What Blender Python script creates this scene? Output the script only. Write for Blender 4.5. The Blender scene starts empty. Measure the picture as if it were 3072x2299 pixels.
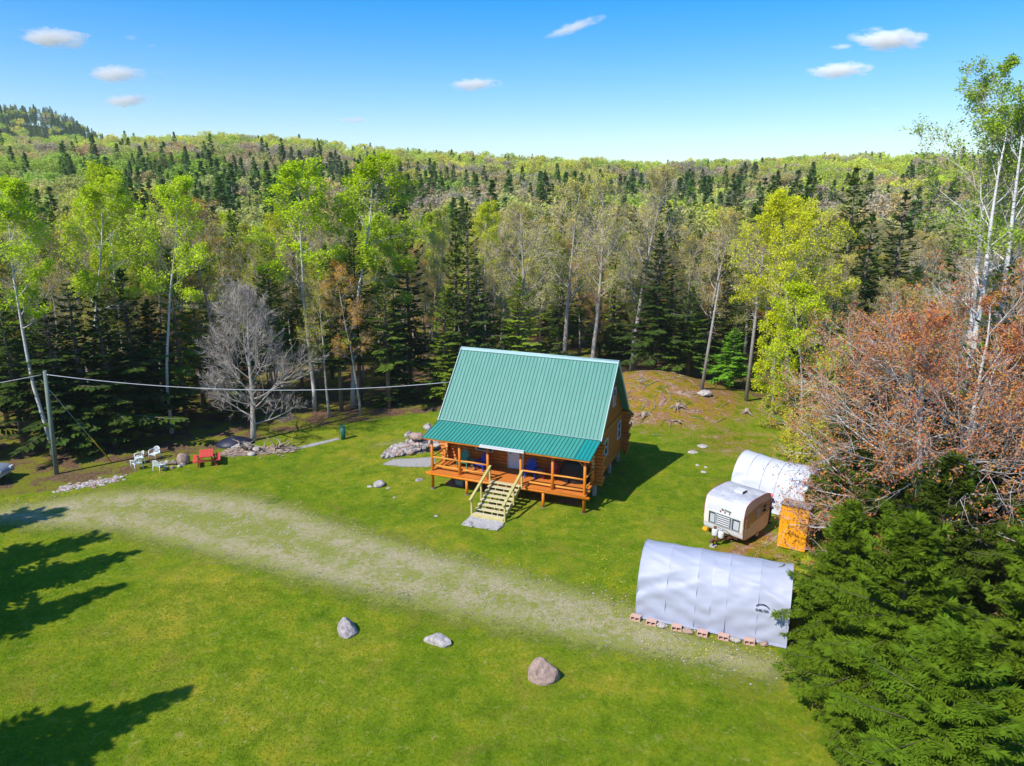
import bpy, bmesh, math, random
import numpy as np
from mathutils import Vector, Matrix, noise
R_ = math.radians
SC = bpy.context.scene
COL = SC.collection
rnd = random.Random(7)

# ------------------------------------------------------------------ camera, sky, sun
CAMH = 17.5; PITCH = 14.67; ROLL = 0.26; FPX = 2167.3
cam_d = bpy.data.cameras.new('camera'); cam = bpy.data.objects.new('camera', cam_d); COL.objects.link(cam)
cam_d.sensor_width = 36; cam_d.lens = 36 * FPX / 3072; cam_d.clip_start = 0.5; cam_d.clip_end = 9000
cam.matrix_world = Matrix.Translation((0, 0, CAMH)) @ Matrix.Rotation(R_(90 - PITCH), 4, 'X') @ Matrix.Rotation(R_(ROLL), 4, 'Z')
SC.camera = cam
SUN_AZ = 228.0; SUN_EL = 46.0          # clockwise from +Y
W = bpy.data.worlds.new('World'); SC.world = W; W.use_nodes = True
nt = W.node_tree; bg = nt.nodes['Background']
sky = nt.nodes.new('ShaderNodeTexSky'); sky.sky_type = 'NISHITA'; sky.sun_disc = False
sky.sun_elevation = R_(SUN_EL); sky.sun_rotation = R_(SUN_AZ); sky.air_density = 1.1; sky.dust_density = 0.5; sky.ozone_density = 3.0; sky.altitude = 300
hsv = nt.nodes.new('ShaderNodeHueSaturation'); hsv.inputs['Saturation'].default_value = 1.95; hsv.inputs['Value'].default_value = 1.4; hsv.inputs['Hue'].default_value = 0.506
gm = nt.nodes.new('ShaderNodeGamma'); gm.inputs[1].default_value = 0.75; nt.links.new(sky.outputs[0], gm.inputs[0]); nt.links.new(gm.outputs[0], hsv.inputs['Color']); tn = nt.nodes.new('ShaderNodeMix'); tn.data_type = 'RGBA'; tn.blend_type = 'MULTIPLY'; tn.inputs[0].default_value = 1.0; tn.inputs[7].default_value = (0.95, 0.95, 1.03, 1)
nt.links.new(hsv.outputs[0], tn.inputs[6]); nt.links.new(tn.outputs[2], bg.inputs['Color'])
bg.inputs['Strength'].default_value = 0.15
sd = bpy.data.lights.new('sun', 'SUN'); sd.energy = 4.5; sd.angle = R_(0.53); sd.color = (1.0, 0.955, 0.87)
sun = bpy.data.objects.new('sun', sd); COL.objects.link(sun)
az = R_(SUN_AZ); el = R_(SUN_EL)
sdir = Vector((math.sin(az) * math.cos(el), math.cos(az) * math.cos(el), math.sin(el)))
sun.rotation_euler = (-sdir).to_track_quat('-Z', 'Y').to_euler(); sun.location = sdir * 60
SC.view_settings.view_transform = 'Standard'; SC.view_settings.look = 'None'
SC.view_settings.exposure = 0.42; SC.view_settings.gamma = 1.0
SC.render.engine = 'CYCLES'
SC.cycles.max_bounces = 6; SC.cycles.diffuse_bounces = 3; SC.cycles.transmission_bounces = 3; SC.cycles.transparent_max_bounces = 12

# ------------------------------------------------------------------ materials
def newmat(name):
    m = bpy.data.materials.new(name); m.use_nodes = True
    return m, m.node_tree, m.node_tree.nodes['Principled BSDF']
def lk(t, a, b): t.links.new(a, b)
def mnode(t, op, a=None, b=None):
    n = t.nodes.new('ShaderNodeMath'); n.operation = op
    for i, v in enumerate((a, b)):
        if v is None: continue
        if isinstance(v, (int, float)): n.inputs[i].default_value = v
        else: lk(t, v, n.inputs[i])
    return n.outputs[0]
def ramp(t, fac, stops):
    n = t.nodes.new('ShaderNodeValToRGB'); cr = n.color_ramp
    while len(cr.elements) < len(stops): cr.elements.new(0.5)
    for e, (p, c) in zip(cr.elements, stops):
        e.position = p; e.color = (*c, 1) if len(c) == 3 else c
    lk(t, fac, n.inputs[0]); return n.outputs[0]
def tex(t, scale, detail=4, rough=0.6, dist=0.0, coord='Object', vec=None, stretch=None):
    if vec is None:
        tc = t.nodes.new('ShaderNodeTexCoord'); vec = tc.outputs[coord]
    if stretch:
        mp = t.nodes.new('ShaderNodeMapping'); mp.inputs['Scale'].default_value = stretch; lk(t, vec, mp.inputs[0]); vec = mp.outputs[0]
    n = t.nodes.new('ShaderNodeTexNoise'); n.inputs['Scale'].default_value = scale; n.inputs['Detail'].default_value = detail
    n.inputs['Roughness'].default_value = rough; n.inputs['Distortion'].default_value = dist
    lk(t, vec, n.inputs['Vector']); return n.outputs['Fac']
def mixc(t, fac, a, b):
    n = t.nodes.new('ShaderNodeMix'); n.data_type = 'RGBA'
    if isinstance(fac, (int, float)): n.inputs[0].default_value = fac
    else: lk(t, fac, n.inputs[0])
    for i, v in ((6, a), (7, b)):
        if isinstance(v, tuple): n.inputs[i].default_value = (*v, 1)
        else: lk(t, v, n.inputs[i])
    return n.outputs[2]
def mulc(t, a, b):
    n = t.nodes.new('ShaderNodeMix'); n.data_type = 'RGBA'; n.blend_type = 'MULTIPLY'; n.inputs[0].default_value = 1
    for i, v in ((6, a), (7, b)):
        if isinstance(v, tuple): n.inputs[i].default_value = (*v, 1)
        else: lk(t, v, n.inputs[i])
    return n.outputs[2]
def bumpn(t, bs, h, s, d=0.02):
    b = t.nodes.new('ShaderNodeBump'); b.inputs['Strength'].default_value = s; b.inputs['Distance'].default_value = d
    lk(t, h, b.inputs['Height']); lk(t, b.outputs[0], bs.inputs['Normal'])
def M(name, c, rough=0.6, var=0.18, scale=3.0, bump=0.0, bscale=40, metal=0.0, stretch=None, spec=0.4, c2=None):
    m, t, bs = newmat(name)
    f = tex(t, scale, 5, 0.65, stretch=stretch)
    lo = tuple(max(0, x * (1 - var)) for x in c); hi = tuple(min(1, x * (1 + var)) for x in (c2 or c))
    lk(t, ramp(t, f, [(0.3, lo), (0.7, hi)]), bs.inputs['Base Color'])
    bs.inputs['Roughness'].default_value = rough; bs.inputs['Metallic'].default_value = metal; bs.inputs['Specular IOR Level'].default_value = spec
    if bump: bumpn(t, bs, tex(t, bscale, 3, stretch=stretch), bump)
    return m
def leafmat(name, mode='OBJ', trans=0.42, var=0.3, scale=0.9, rough=0.7):
    m = bpy.data.materials.new(name); m.use_nodes = True; t = m.node_tree; t.nodes.clear()
    out = t.nodes.new('ShaderNodeOutputMaterial')
    if mode == 'OBJ':
        oi = t.nodes.new('ShaderNodeObjectInfo'); c = oi.outputs['Color']
    else:
        at = t.nodes.new('ShaderNodeAttribute'); at.attribute_type = 'INSTANCER'; at.attribute_name = 'tint'; c = at.outputs['Color']
    f = tex(t, scale, 3, 0.7)
    g = ramp(t, f, [(0.25, (1 - var, 1 - var, 1 - var)), (0.75, (1 + var * 0.6, 1 + var * 0.45, 1))])
    c = mulc(t, c, g)
    d = t.nodes.new('ShaderNodeBsdfDiffuse'); tr = t.nodes.new('ShaderNodeBsdfTranslucent')
    lk(t, c, d.inputs[0]); lk(t, c, tr.inputs[0])
    mx = t.nodes.new('ShaderNodeMixShader'); mx.inputs[0].default_value = trans
    lk(t, d.outputs[0], mx.inputs[1]); lk(t, tr.outputs[0], mx.inputs[2]); lk(t, mx.outputs[0], out.inputs[0])
    return m
MT = {}
MT['leaf'] = leafmat('leaf'); MT['needle'] = leafmat('needle', trans=0.22, var=0.35, scale=1.3)
def budmat():
    m = leafmat('red_bud_leaf', 'OBJ', 0.35, 0.2, 2.0); t = m.node_tree; oi = [n for n in t.nodes if n.type == 'OBJECT_INFO'][0]
    n = tex(t, 1.7, 4, 0.8); c = ramp(t, n, [(0.34, (0.50, 0.45, 0.09)), (0.45, (0.66, 0.30, 0.08)), (0.56, (0.60, 0.19, 0.08)), (0.68, (0.50, 0.13, 0.09))])
    for l in list(oi.outputs['Color'].links): to = l.to_socket; t.links.remove(l); t.links.new(c, to)
    return m
MT['red_bud'] = budmat()
MT['twig'] = M('twig', (0.40, 0.33, 0.26), 0.9, 0.3, 2)
MT['far_leaf'] = leafmat('distant_leaf', 'INST', 0.45, 0.2, 0.15); MT['far_bark'] = M('distant_bark', (0.25, 0.22, 0.2), 0.9)
MT['bark_dark'] = M('bark_dark', (0.17, 0.135, 0.11), 0.95, 0.45, 6, 0.5, 25, stretch=(1, 1, 0.25))
MT['bark_grey'] = M('bark_grey', (0.36, 0.32, 0.29), 0.95, 0.35, 5, 0.4, 25, stretch=(1, 1, 0.3))
MT['bark_pale'] = M('bark_pale', (0.50, 0.48, 0.45), 0.85, 0.35, 4, 0.2, 15, stretch=(1, 1, 2.5))
MT['bark_dead'] = M('bark_dead', (0.30, 0.27, 0.25), 0.9, 0.3, 5)
def birch():
    m, t, bs = newmat('birch_bark')
    f = tex(t, 5, 4, 0.7, stretch=(0.6, 0.6, 3.0))
    lk(t, ramp(t, f, [(0.36, (0.07, 0.06, 0.055)), (0.44, (0.5, 0.48, 0.46)), (0.7, (0.68, 0.66, 0.64))]), bs.inputs['Base Color']); bs.inputs['Roughness'].default_value = 0.8
    return m
MT['birch'] = birch()
def metalroof(name, c, c2):
    m, t, bs = newmat(name)
    f = tex(t, 1.2, 5, 0.7, stretch=(3, 0.6, 0.6))
    lk(t, ramp(t, f, [(0.3, c), (0.75, c2)]), bs.inputs['Base Color'])
    bs.inputs['Roughness'].default_value = 0.5; bs.inputs['Specular IOR Level'].default_value = 0.35
    return m
MT['roof'] = metalroof('green_roof_metal', (0.045, 0.21, 0.165), (0.085, 0.26, 0.21))
MT['roof_porch'] = metalroof('green_porch_metal', (0.035, 0.25, 0.19), (0.06, 0.31, 0.24))
MT['roof_new'] = metalroof('teal_roof_metal', (0.005, 0.24, 0.22), (0.01, 0.28, 0.25))
MT['rib'] = M('roof_rib', (0.03, 0.16, 0.13), 0.5, 0.1)  # ribs coloured darker than the sheets to strengthen their thin shadow lines
MT['trim_mint'] = M('pale_trim', (0.30, 0.44, 0.43), 0.4, 0.08)
MT['log'] = M('stained_log', (0.47, 0.115, 0.008), 0.5, 0.35, 2.5, 0.3, 20, stretch=(0.4, 3, 3), c2=(0.57, 0.165, 0.012))
MT['log_end'] = M('log_end', (0.62, 0.36, 0.13), 0.7, 0.2, 8)
MT['siding'] = M('gable_siding', (0.38, 0.105, 0.010), 0.6, 0.15, 2, stretch=(1, 3, 3))
MT['post'] = M('orange_post', (0.68, 0.19, 0.009), 0.5, 0.18, 4, 0.15, 15, stretch=(2, 2, 0.3))
MT['deck'] = M('deck_board', (0.56, 0.17, 0.025), 0.6, 0.25, 3, 0.2, 20, stretch=(0.4, 6, 1))
MT['rail'] = M('rail_log', (0.62, 0.25, 0.035), 0.55, 0.2, 4, stretch=(0.4, 3, 3))
MT['treated'] = M('treated_lumber', (0.46, 0.40, 0.14), 0.7, 0.2, 4, 0.15, 20, stretch=(0.5, 4, 1))
MT['tread'] = M('pale_tread', (0.56, 0.48, 0.28), 0.7, 0.14, 4, stretch=(0.5, 4, 1))
MT['concrete'] = M('concrete', (0.40, 0.38, 0.36), 0.9, 0.25, 5, 0.4, 60)
MT['white'] = M('white_paint', (0.62, 0.62, 0.62), 0.45, 0.05)
MT['door_white'] = M('door_white', (0.68, 0.70, 0.78), 0.4, 0.04)
MT['glass'] = M('window_glass', (0.02, 0.03, 0.05), 0.08, 0.2, spec=0.8)
MT['black'] = M('black_vinyl', (0.012, 0.012, 0.014), 0.55, 0.3, 3, 0.2, 8)
MT['greenchair'] = M('green_plastic', (0.07, 0.30, 0.20), 0.45, 0.05)
MT['bluechair'] = M('blue_plastic', (0.015, 0.06, 0.50), 0.45, 0.05)
MT['redchair'] = M('crimson_plastic', (0.45, 0.02, 0.07), 0.45, 0.05)
MT['greyplastic'] = M('grey_plastic', (0.25, 0.27, 0.27), 0.5, 0.1)
MT['whiteplastic'] = M('white_plastic', (0.66, 0.72, 0.74), 0.4, 0.08)
MT['redwood'] = M('red_paint', (0.62, 0.07, 0.06), 0.6, 0.15, 4)
MT['orange'] = M('orange_paint', (0.85, 0.34, 0.006), 0.5, 0.05, 2, stretch=(4, 4, 0.4))
MT['orange_dark'] = M('orange_groove', (0.45, 0.16, 0.01), 0.6, 0.1)
MT['corrug'] = M('corrugated_sheet', (0.42, 0.38, 0.42), 0.5, 0.2, 3, metal=0.3)
MT['stone'] = M('grey_stone', (0.30, 0.265, 0.26), 0.95, 0.6, 5, 0.9, 14)
MT['stone_pink'] = M('pink_stone', (0.33, 0.23, 0.19), 0.95, 0.4, 7, 0.8, 22)
MT['stone_pale'] = M('pale_stone', (0.38, 0.34, 0.32), 0.95, 0.5, 5, 0.9, 14)
MT['stone_dark'] = M('dark_stone', (0.15, 0.125, 0.14), 0.9, 0.35, 4, 0.6, 12)
MT['drift'] = M('weathered_wood', (0.33, 0.255, 0.20), 0.9, 0.4, 6, 0.4, 25, stretch=(1, 1, 4))
MT['block'] = M('terracotta_block', (0.55, 0.34, 0.27), 0.9, 0.12, 10)
MT['polewood'] = M('utility_pole_wood', (0.16, 0.20, 0.16), 0.85, 0.3, 4, stretch=(2, 2, 0.3))
MT['wire'] = M('wire', (0.45, 0.47, 0.5), 0.4, 0.05)
MT['yellow'] = M('yellow_guard', (0.55, 0.32, 0.01), 0.5, 0.05)
MT['silver'] = M('silver_car_paint', (0.36, 0.44, 0.58), 0.3, 0.04, metal=0.5, spec=0.7)
MT['tyre'] = M('tyre_rubber', (0.02, 0.02, 0.02), 0.8, 0.2)
MT['alloy'] = M('alloy_rim', (0.45, 0.46, 0.48), 0.35, 0.05, metal=0.6)
MT['rust'] = M('rusty_steel', (0.16, 0.05, 0.035), 0.8, 0.3, 8)
MT['greenmetal'] = M('green_metal', (0.01, 0.12, 0.10), 0.5, 0.1)
MT['darktarp'] = M('dark_blue_tarp', (0.012, 0.016, 0.04), 0.5, 0.3, 3, 0.4, 6)
MT['skin'] = M('skin', (0.50, 0.30, 0.22), 0.6, 0.05)
MT['pinkcap'] = M('pink_cap', (0.75, 0.16, 0.20), 0.7, 0.05)
MT['navy'] = M('navy_cloth', (0.03, 0.05, 0.14), 0.8, 0.2)
MT['lightcloth'] = M('pale_cloth', (0.62, 0.66, 0.72), 0.8, 0.1)
MT['grass_blade'] = leafmat('grass_blade', 'OBJ', 0.5, 0.35, 2.6)
MT['dandelion'] = M('dandelion_yellow', (0.75, 0.55, 0.02), 0.7, 0.15)

# ------------------------------------------------------------------ mesh building
class MB:
    def __init__(s): s.V = []; s.F = []; s.n = 0; s.mi = []; s.sm = []
    def add(s, V, F, mi=0, smooth=False):
        V = np.asarray(V, float).reshape(-1, 3)
        s.V.append(V)
        if isinstance(F, np.ndarray): s.F.append(F + s.n); cnt = len(F)
        else:
            for f in F: s.F.append(np.array([f]) + s.n)
            cnt = len(F)
        s.mi.append(np.full(cnt, mi)); s.sm.append(np.full(cnt, smooth)); s.n += len(V); return s
    def box(s, c, size, rot=None, mi=0):
        h = np.array(size) / 2.0
        P = np.array([[x, y, z] for x in (-1, 1) for y in (-1, 1) for z in (-1, 1)]) * h
        if rot is not None: P = P @ np.array(rot.to_3x3()).T
        return s.add(P + np.array(c), np.array([[0, 1, 3, 2], [4, 6, 7, 5], [0, 4, 5, 1], [2, 3, 7, 6], [0, 2, 6, 4], [1, 5, 7, 3]]), mi)
    def bar(s, a, b, w, h, mi=0, up=(0, 0, 1)):
        a = Vector(a); b = Vector(b); d = (b - a); L = d.length; d.normalize(); u = Vector(up)
        if abs(d.dot(u)) > 0.98: u = Vector((0, 1, 0))
        x = d.cross(u).normalized(); z = x.cross(d).normalized()
        m = Matrix((x, d, z)).transposed()
        return s.box((a + b) / 2, (w, L, h), m, mi)
    def tube(s, pts, rad, n=8, mi=0, cap=True, smooth=True):
        P = np.asarray(pts, float); m = len(P)
        r = np.full(m, rad, float) if np.isscalar(rad) else np.asarray(rad, float)
        T = np.gradient(P, axis=0); T /= (np.linalg.norm(T, axis=1)[:, None] + 1e-9)
        ref = np.array([0.0, 0, 1]) if abs(T[0, 2]) < 0.9 else np.array([1.0, 0, 0])
        X = np.cross(T, ref); X /= (np.linalg.norm(X, axis=1)[:, None] + 1e-9); Y = np.cross(T, X)
        a = np.linspace(0, 2 * np.pi, n, endpoint=False)
        V = P[:, None, :] + r[:, None, None] * (np.cos(a)[None, :, None] * X[:, None, :] + np.sin(a)[None, :, None] * Y[:, None, :])
        i = np.arange(m - 1)[:, None] * n; j = np.arange(n)[None, :]; k = (j + 1) % n
        F = np.stack([i + j, i + n + j, i + n + k, i + k], -1).reshape(-1, 4)
        s.add(V.reshape(-1, 3), F, mi, smooth)
        if cap:
            b = s.n - m * n
            s.F.append(np.array([[b + q for q in range(n)]])); s.mi.append(np.array([mi])); s.sm.append(np.array([False]))
            s.F.append(np.array([[b + (m - 1) * n + q for q in range(n)][::-1]])); s.mi.append(np.array([mi])); s.sm.append(np.array([False]))
        return s
    def prism(s, poly, a, b, axis=0, mi=0):
        """poly: 2D points in the plane across axis, extruded from a to b"""
        n = len(poly); V = []
        for t in (a, b):
            for p in poly:
                V.append([t, p[0], p[1]] if axis == 0 else ([p[0], t, p[1]] if axis == 1 else [p[0], p[1], t]))
        F = [[i, (i + 1) % n, n + (i + 1) % n, n + i] for i in range(n)] + [list(range(n))[::-1], list(range(n, 2 * n))]
        return s.add(V, F, mi)
    def grid(s, P, mi=0, smooth=True):
        a, b = P.shape[:2]
        i = np.arange(a - 1)[:, None] * b; j = np.arange(b - 1)[None, :]
        F = np.stack([i + j, i + j + 1, i + b + j + 1, i + b + j], -1).reshape(-1, 4)
        return s.add(P.reshape(-1, 3), F, mi, smooth)
    def quads(s, C, U, Vv, mi=0):
        """diamond leaves: centres C, half axes U and Vv (N,3)"""
        N = len(C); V = np.stack([C - U, C - Vv, C + U, C + Vv], 1).reshape(-1, 3)
        F = (np.arange(N)[:, None] * 4 + np.arange(4)[None, :])
        return s.add(V, F, mi)
    def build(s, name, mats, parent=None, loc=None, rz=None):
        me = bpy.data.meshes.new(name)
        V = np.concatenate(s.V).astype(np.float32)
        ls = []; tot = []
        for f in s.F: ls.append(f.reshape(-1)); tot.append(np.full(len(f), f.shape[1]))
        L = np.concatenate(ls).astype(np.int32); T = np.concatenate(tot).astype(np.int32)
        me.vertices.add(len(V)); me.vertices.foreach_set('co', V.ravel())
        me.loops.add(len(L)); me.loops.foreach_set('vertex_index', L)
        me.polygons.add(len(T)); st = np.concatenate([[0], np.cumsum(T)[:-1]]).astype(np.int32); me.polygons.foreach_set('loop_start', st)
        try: me.polygons.foreach_set('loop_total', T)
        except Exception: pass
        if not isinstance(mats, (list, tuple)): mats = [mats]
        for m in mats: me.materials.append(MT[m] if isinstance(m, str) else m)
        me.polygons.foreach_set('material_index', np.concatenate(s.mi).astype(np.int32))
        me.polygons.foreach_set('use_smooth', np.concatenate(s.sm).astype(bool))
        me.update(calc_edges=True)
        o = bpy.data.objects.new(name, me); COL.objects.link(o)
        if parent: o.parent = parent
        if loc is not None: o.location = loc
        if rz is not None: o.rotation_euler.z = rz
        return o
def tag(o, label=None, cat=None, group=None, kind=None):
    if label: o['label'] = label
    if cat: o['category'] = cat
    if group: o['group'] = group
    if kind: o['kind'] = kind
    return o
def empty(name, loc, rz=0, label=None, cat=None, group=None):
    o = bpy.data.objects.new(name, None); COL.objects.link(o); o.location = loc; o.rotation_euler.z = rz; o.empty_display_size = 0.3
    return tag(o, label, cat, group)
def copy_tree(o, parent=None):
    c = o.copy(); COL.objects.link(c); c.parent = parent
    for ch in list(o.children): copy_tree(ch, c)
    return c
def text_mesh(name, txt, size, mat, parent, loc, rot, ext=0.003):
    cu = bpy.data.curves.new(name, 'FONT'); cu.body = txt; cu.size = size; cu.extrude = ext; cu.align_x = 'CENTER'; cu.align_y = 'CENTER'; cu.offset = size * 0.02
    tmp = bpy.data.objects.new('tmp', cu); COL.objects.link(tmp)
    dg = bpy.context.evaluated_depsgraph_get(); me = bpy.data.meshes.new_from_object(tmp.evaluated_get(dg))
    bpy.data.objects.remove(tmp); me.materials.clear(); me.materials.append(MT[mat])
    o = bpy.data.objects.new(name, me); COL.objects.link(o); o.parent = parent; o.location = loc; o.rotation_euler = rot
    return o

# ------------------------------------------------------------------ terrain
TP = R_(PITCH)
def slope_of(py): up = (1149.5 - py) / FPX; return (-math.sin(TP) + up * math.cos(TP)) / (math.cos(TP) + up * math.sin(TP))
_px1 = np.array([-1500, -400, 0, 370, 500, 700, 900, 1100, 1300, 1536, 1900, 2150, 2400, 2700, 3072, 4500])
_py1 = np.array([430, 400, 392, 405, 402, 392, 400, 425, 443, 455, 472, 466, 448, 444, 436, 420])
_sl1 = np.array([slope_of(p) for p in _py1])
_px2 = np.array([-1500, -500, -100, 100, 270, 330, 380, 440, 520, 650, 4000])
_py2 = np.array([395, 342, 336, 326, 332, 360, 398, 430, 480, 560, 700])
_sl2 = np.array([slope_of(p) for p in _py2])
def sm(t): t = np.clip(t, 0, 1); return t * t * (3 - 2 * t)
def hgt(x, y):
    x = np.asarray(x, float); y = np.asarray(y, float)
    yy = np.maximum(y, 30.0); px = 1536 + 2083 * x / yy
    a1 = 17.5 + 430 * np.interp(px, _px1, _sl1) - 14.0
    t = np.clip((y - 95) / 335, 0, 1)
    z = a1 * (t ** 1.15) * np.where(y > 430, np.clip(1 - (y - 430) / 1300, 0.3, 1), 1)
    z = z + 3.5 * np.sin(x / 63.0 + 1) * np.sin(y / 58.0) * sm((y - 110) / 100) * (1 - sm((y - 330) / 90))
    a2 = 17.5 + 720 * np.interp(px, _px2, _sl2) - 12
    z2 = a2 * sm((y - 480) / 240) * np.where(y > 720, np.clip(1 - (y - 720) / 1300, 0.2, 1), 1)
    z = np.where(y > 480, np.maximum(z, z2), z)
    z = z + 2.55 * np.exp(-((x - 12.2) / 6.6) ** 2 - ((y - 61.0) / 6.0) ** 2)
    near = np.clip(1 - np.hypot(x - 0, y - 40) / 90, 0, 1)
    z = z + 0.10 * np.sin(x / 5.3 + 0.4) * np.sin(y / 6.1 + 1.0) * near * 0.7
    z = z + 0.25 * sm((np.hypot(x + 28, (y - 41) * 1.6) * -1 + 6) / 6) * 0
    return z
def H(x, y): return float(hgt(x, y))
def ray(px, py):
    a, b = px - 1536, py - 1149.5; r = R_(ROLL); c, s = math.cos(r), math.sin(r); a, b = c * a + s * b, -s * a + c * b
    X = a / FPX; up = -b / FPX
    return np.array([X, math.cos(TP) + up * math.sin(TP), -math.sin(TP) + up * math.cos(TP)])
def G(px, py, z=None):
    r = ray(px, py); zz = 0.0 if z is None else z
    for _ in range(6):
        t = (zz - CAMH) / r[2]; x, y = r[0] * t, r[1] * t
        if z is not None: break
        zz = H(x, y)
    return Vector((x, y, zz))
CLEAR = [(-70, 33), (-45, 39.5), (-34, 42.2), (-28.6, 44.2), (-25.5, 47.3), (-20.5, 51), (-14, 54.5), (-8, 57.6), (0, 61), (4, 66), (9, 70), (15, 70.5), (18.5, 66), (22, 61.5), (24, 55), (22, 49), (19.8, 44), (19.5, 38), (16.3, 33.5), (14.4, 28), (12.4, 21.5), (10.8, 17.5), (10.2, 12), (9, -15), (-30, -15), (-24, 20), (-30, 28), (-70, 24)]
def inside(x, y, poly=CLEAR):
    c = False; n = len(poly); j = n - 1
    for i in range(n):
        xi, yi = poly[i]; xj, yj = poly[j]
        if (yi > y) != (yj > y) and x < (xj - xi) * (y - yi) / (yj - yi) + xi: c = not c
        j = i
    return c
def edge_dist(X, Y, poly=CLEAR):
    X = np.asarray(X); Y = np.asarray(Y); d = np.full(X.shape, 1e9); n = len(poly); ins = np.zeros(X.shape, bool); j = n - 1
    for i in range(n):
        ax, ay = poly[j]; bx, by = poly[i]; vx, vy = bx - ax, by - ay
        t = np.clip(((X - ax) * vx + (Y - ay) * vy) / (vx * vx + vy * vy), 0, 1)
        d = np.minimum(d, np.hypot(X - ax - t * vx, Y - ay - t * vy))
        cond = ((by > Y) != (ay > Y)); xi = (ax - bx) * (Y - by) / ((ay - by) if abs(ay - by) > 1e-9 else 1e-9) + bx
        ins ^= (cond & (X < xi)); j = i
    return np.where(ins, d, -d)
def axis(a, b, step, out_lo, out_hi, g=1.14):
    m = list(np.arange(a, b + 1e-6, step)); s = step; v = a; lo = []
    while v > out_lo: s *= g; v -= s; lo.append(v)
    s = step; v = m[-1]; hi = []
    while v < out_hi: s *= g; v += s; hi.append(v)
    return np.array(lo[::-1] + m + hi)
def build_ground():
    xs = axis(-42, 32, 0.4, -3200, 3200); ys = axis(8, 76, 0.4, -600, 4000)
    X, Y = np.meshgrid(xs, ys, indexing='ij'); Z = hgt(X, Y)
    mb = MB(); mb.grid(np.stack([X, Y, Z], -1)[:, ::-1])
    o = mb.build('ground', 'ground'); tag(o, 'lawn and forest floor of the clearing and the hills beyond', None, None, 'structure')
    P = np.stack([X, Y], -1)[:, ::-1].reshape(-1, 2); x, y = P[:, 0], P[:, 1]
    d = edge_dist(x, y)
    litter = 1 - sm((d + 0.2) / 2.2)
    left = sm((-x - 15) / 5) * (1 - sm((d - 1.6 - 1.4 * sm((-x - 23) / 2)) / 1.8)); litter = np.maximum(litter, left * 0.75)
    mound = np.exp(-((x - 12.2) / 7.4) ** 2 - ((y - 60.5) / 7.6) ** 2)
    backr = np.exp(-((x - 16) / 5.5) ** 2 - ((y - 50) / 5.5) ** 2) * 0.55
    camp = np.exp(-((x - 11.5) / 2.0) ** 2 - ((y - 33.3) / 1.1) ** 2) * 0.8 + np.exp(-((x - 13.8) / 1.2) ** 2 - ((y - 31.2) / 1.3) ** 2) * 0.6 + np.exp(-((x - 13.2) / 1.0) ** 2 - ((y - 35.3) / 1.5) ** 2) * .9
    wood = np.exp(-((x + 18.3) / 2.2) ** 2 - ((y - 47.6) / 0.9) ** 2) * 1.1
    under = (np.abs((x + 5.195) * math.cos(HY) - (y - 41.419) * math.sin(HY) - 5.2) < 4.6) & (np.abs((x + 5.195) * math.sin(HY) + (y - 41.419) * math.cos(HY) - 4.9) < 4.2)
    dry = np.clip(np.maximum.reduce([mound * 1.6, backr, camp, wood, under * 0.9]), 0, 1)
    ca = o.data.color_attributes.new('zone', 'FLOAT_COLOR', 'POINT')
    ca.data.foreach_set('color', np.stack([litter, dry, sm(mound * 2), np.ones_like(x)], 1).astype(np.float32).ravel())
    return o
HY = R_(21.87); HO = Vector((-5.195, 41.419, 0))
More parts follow.
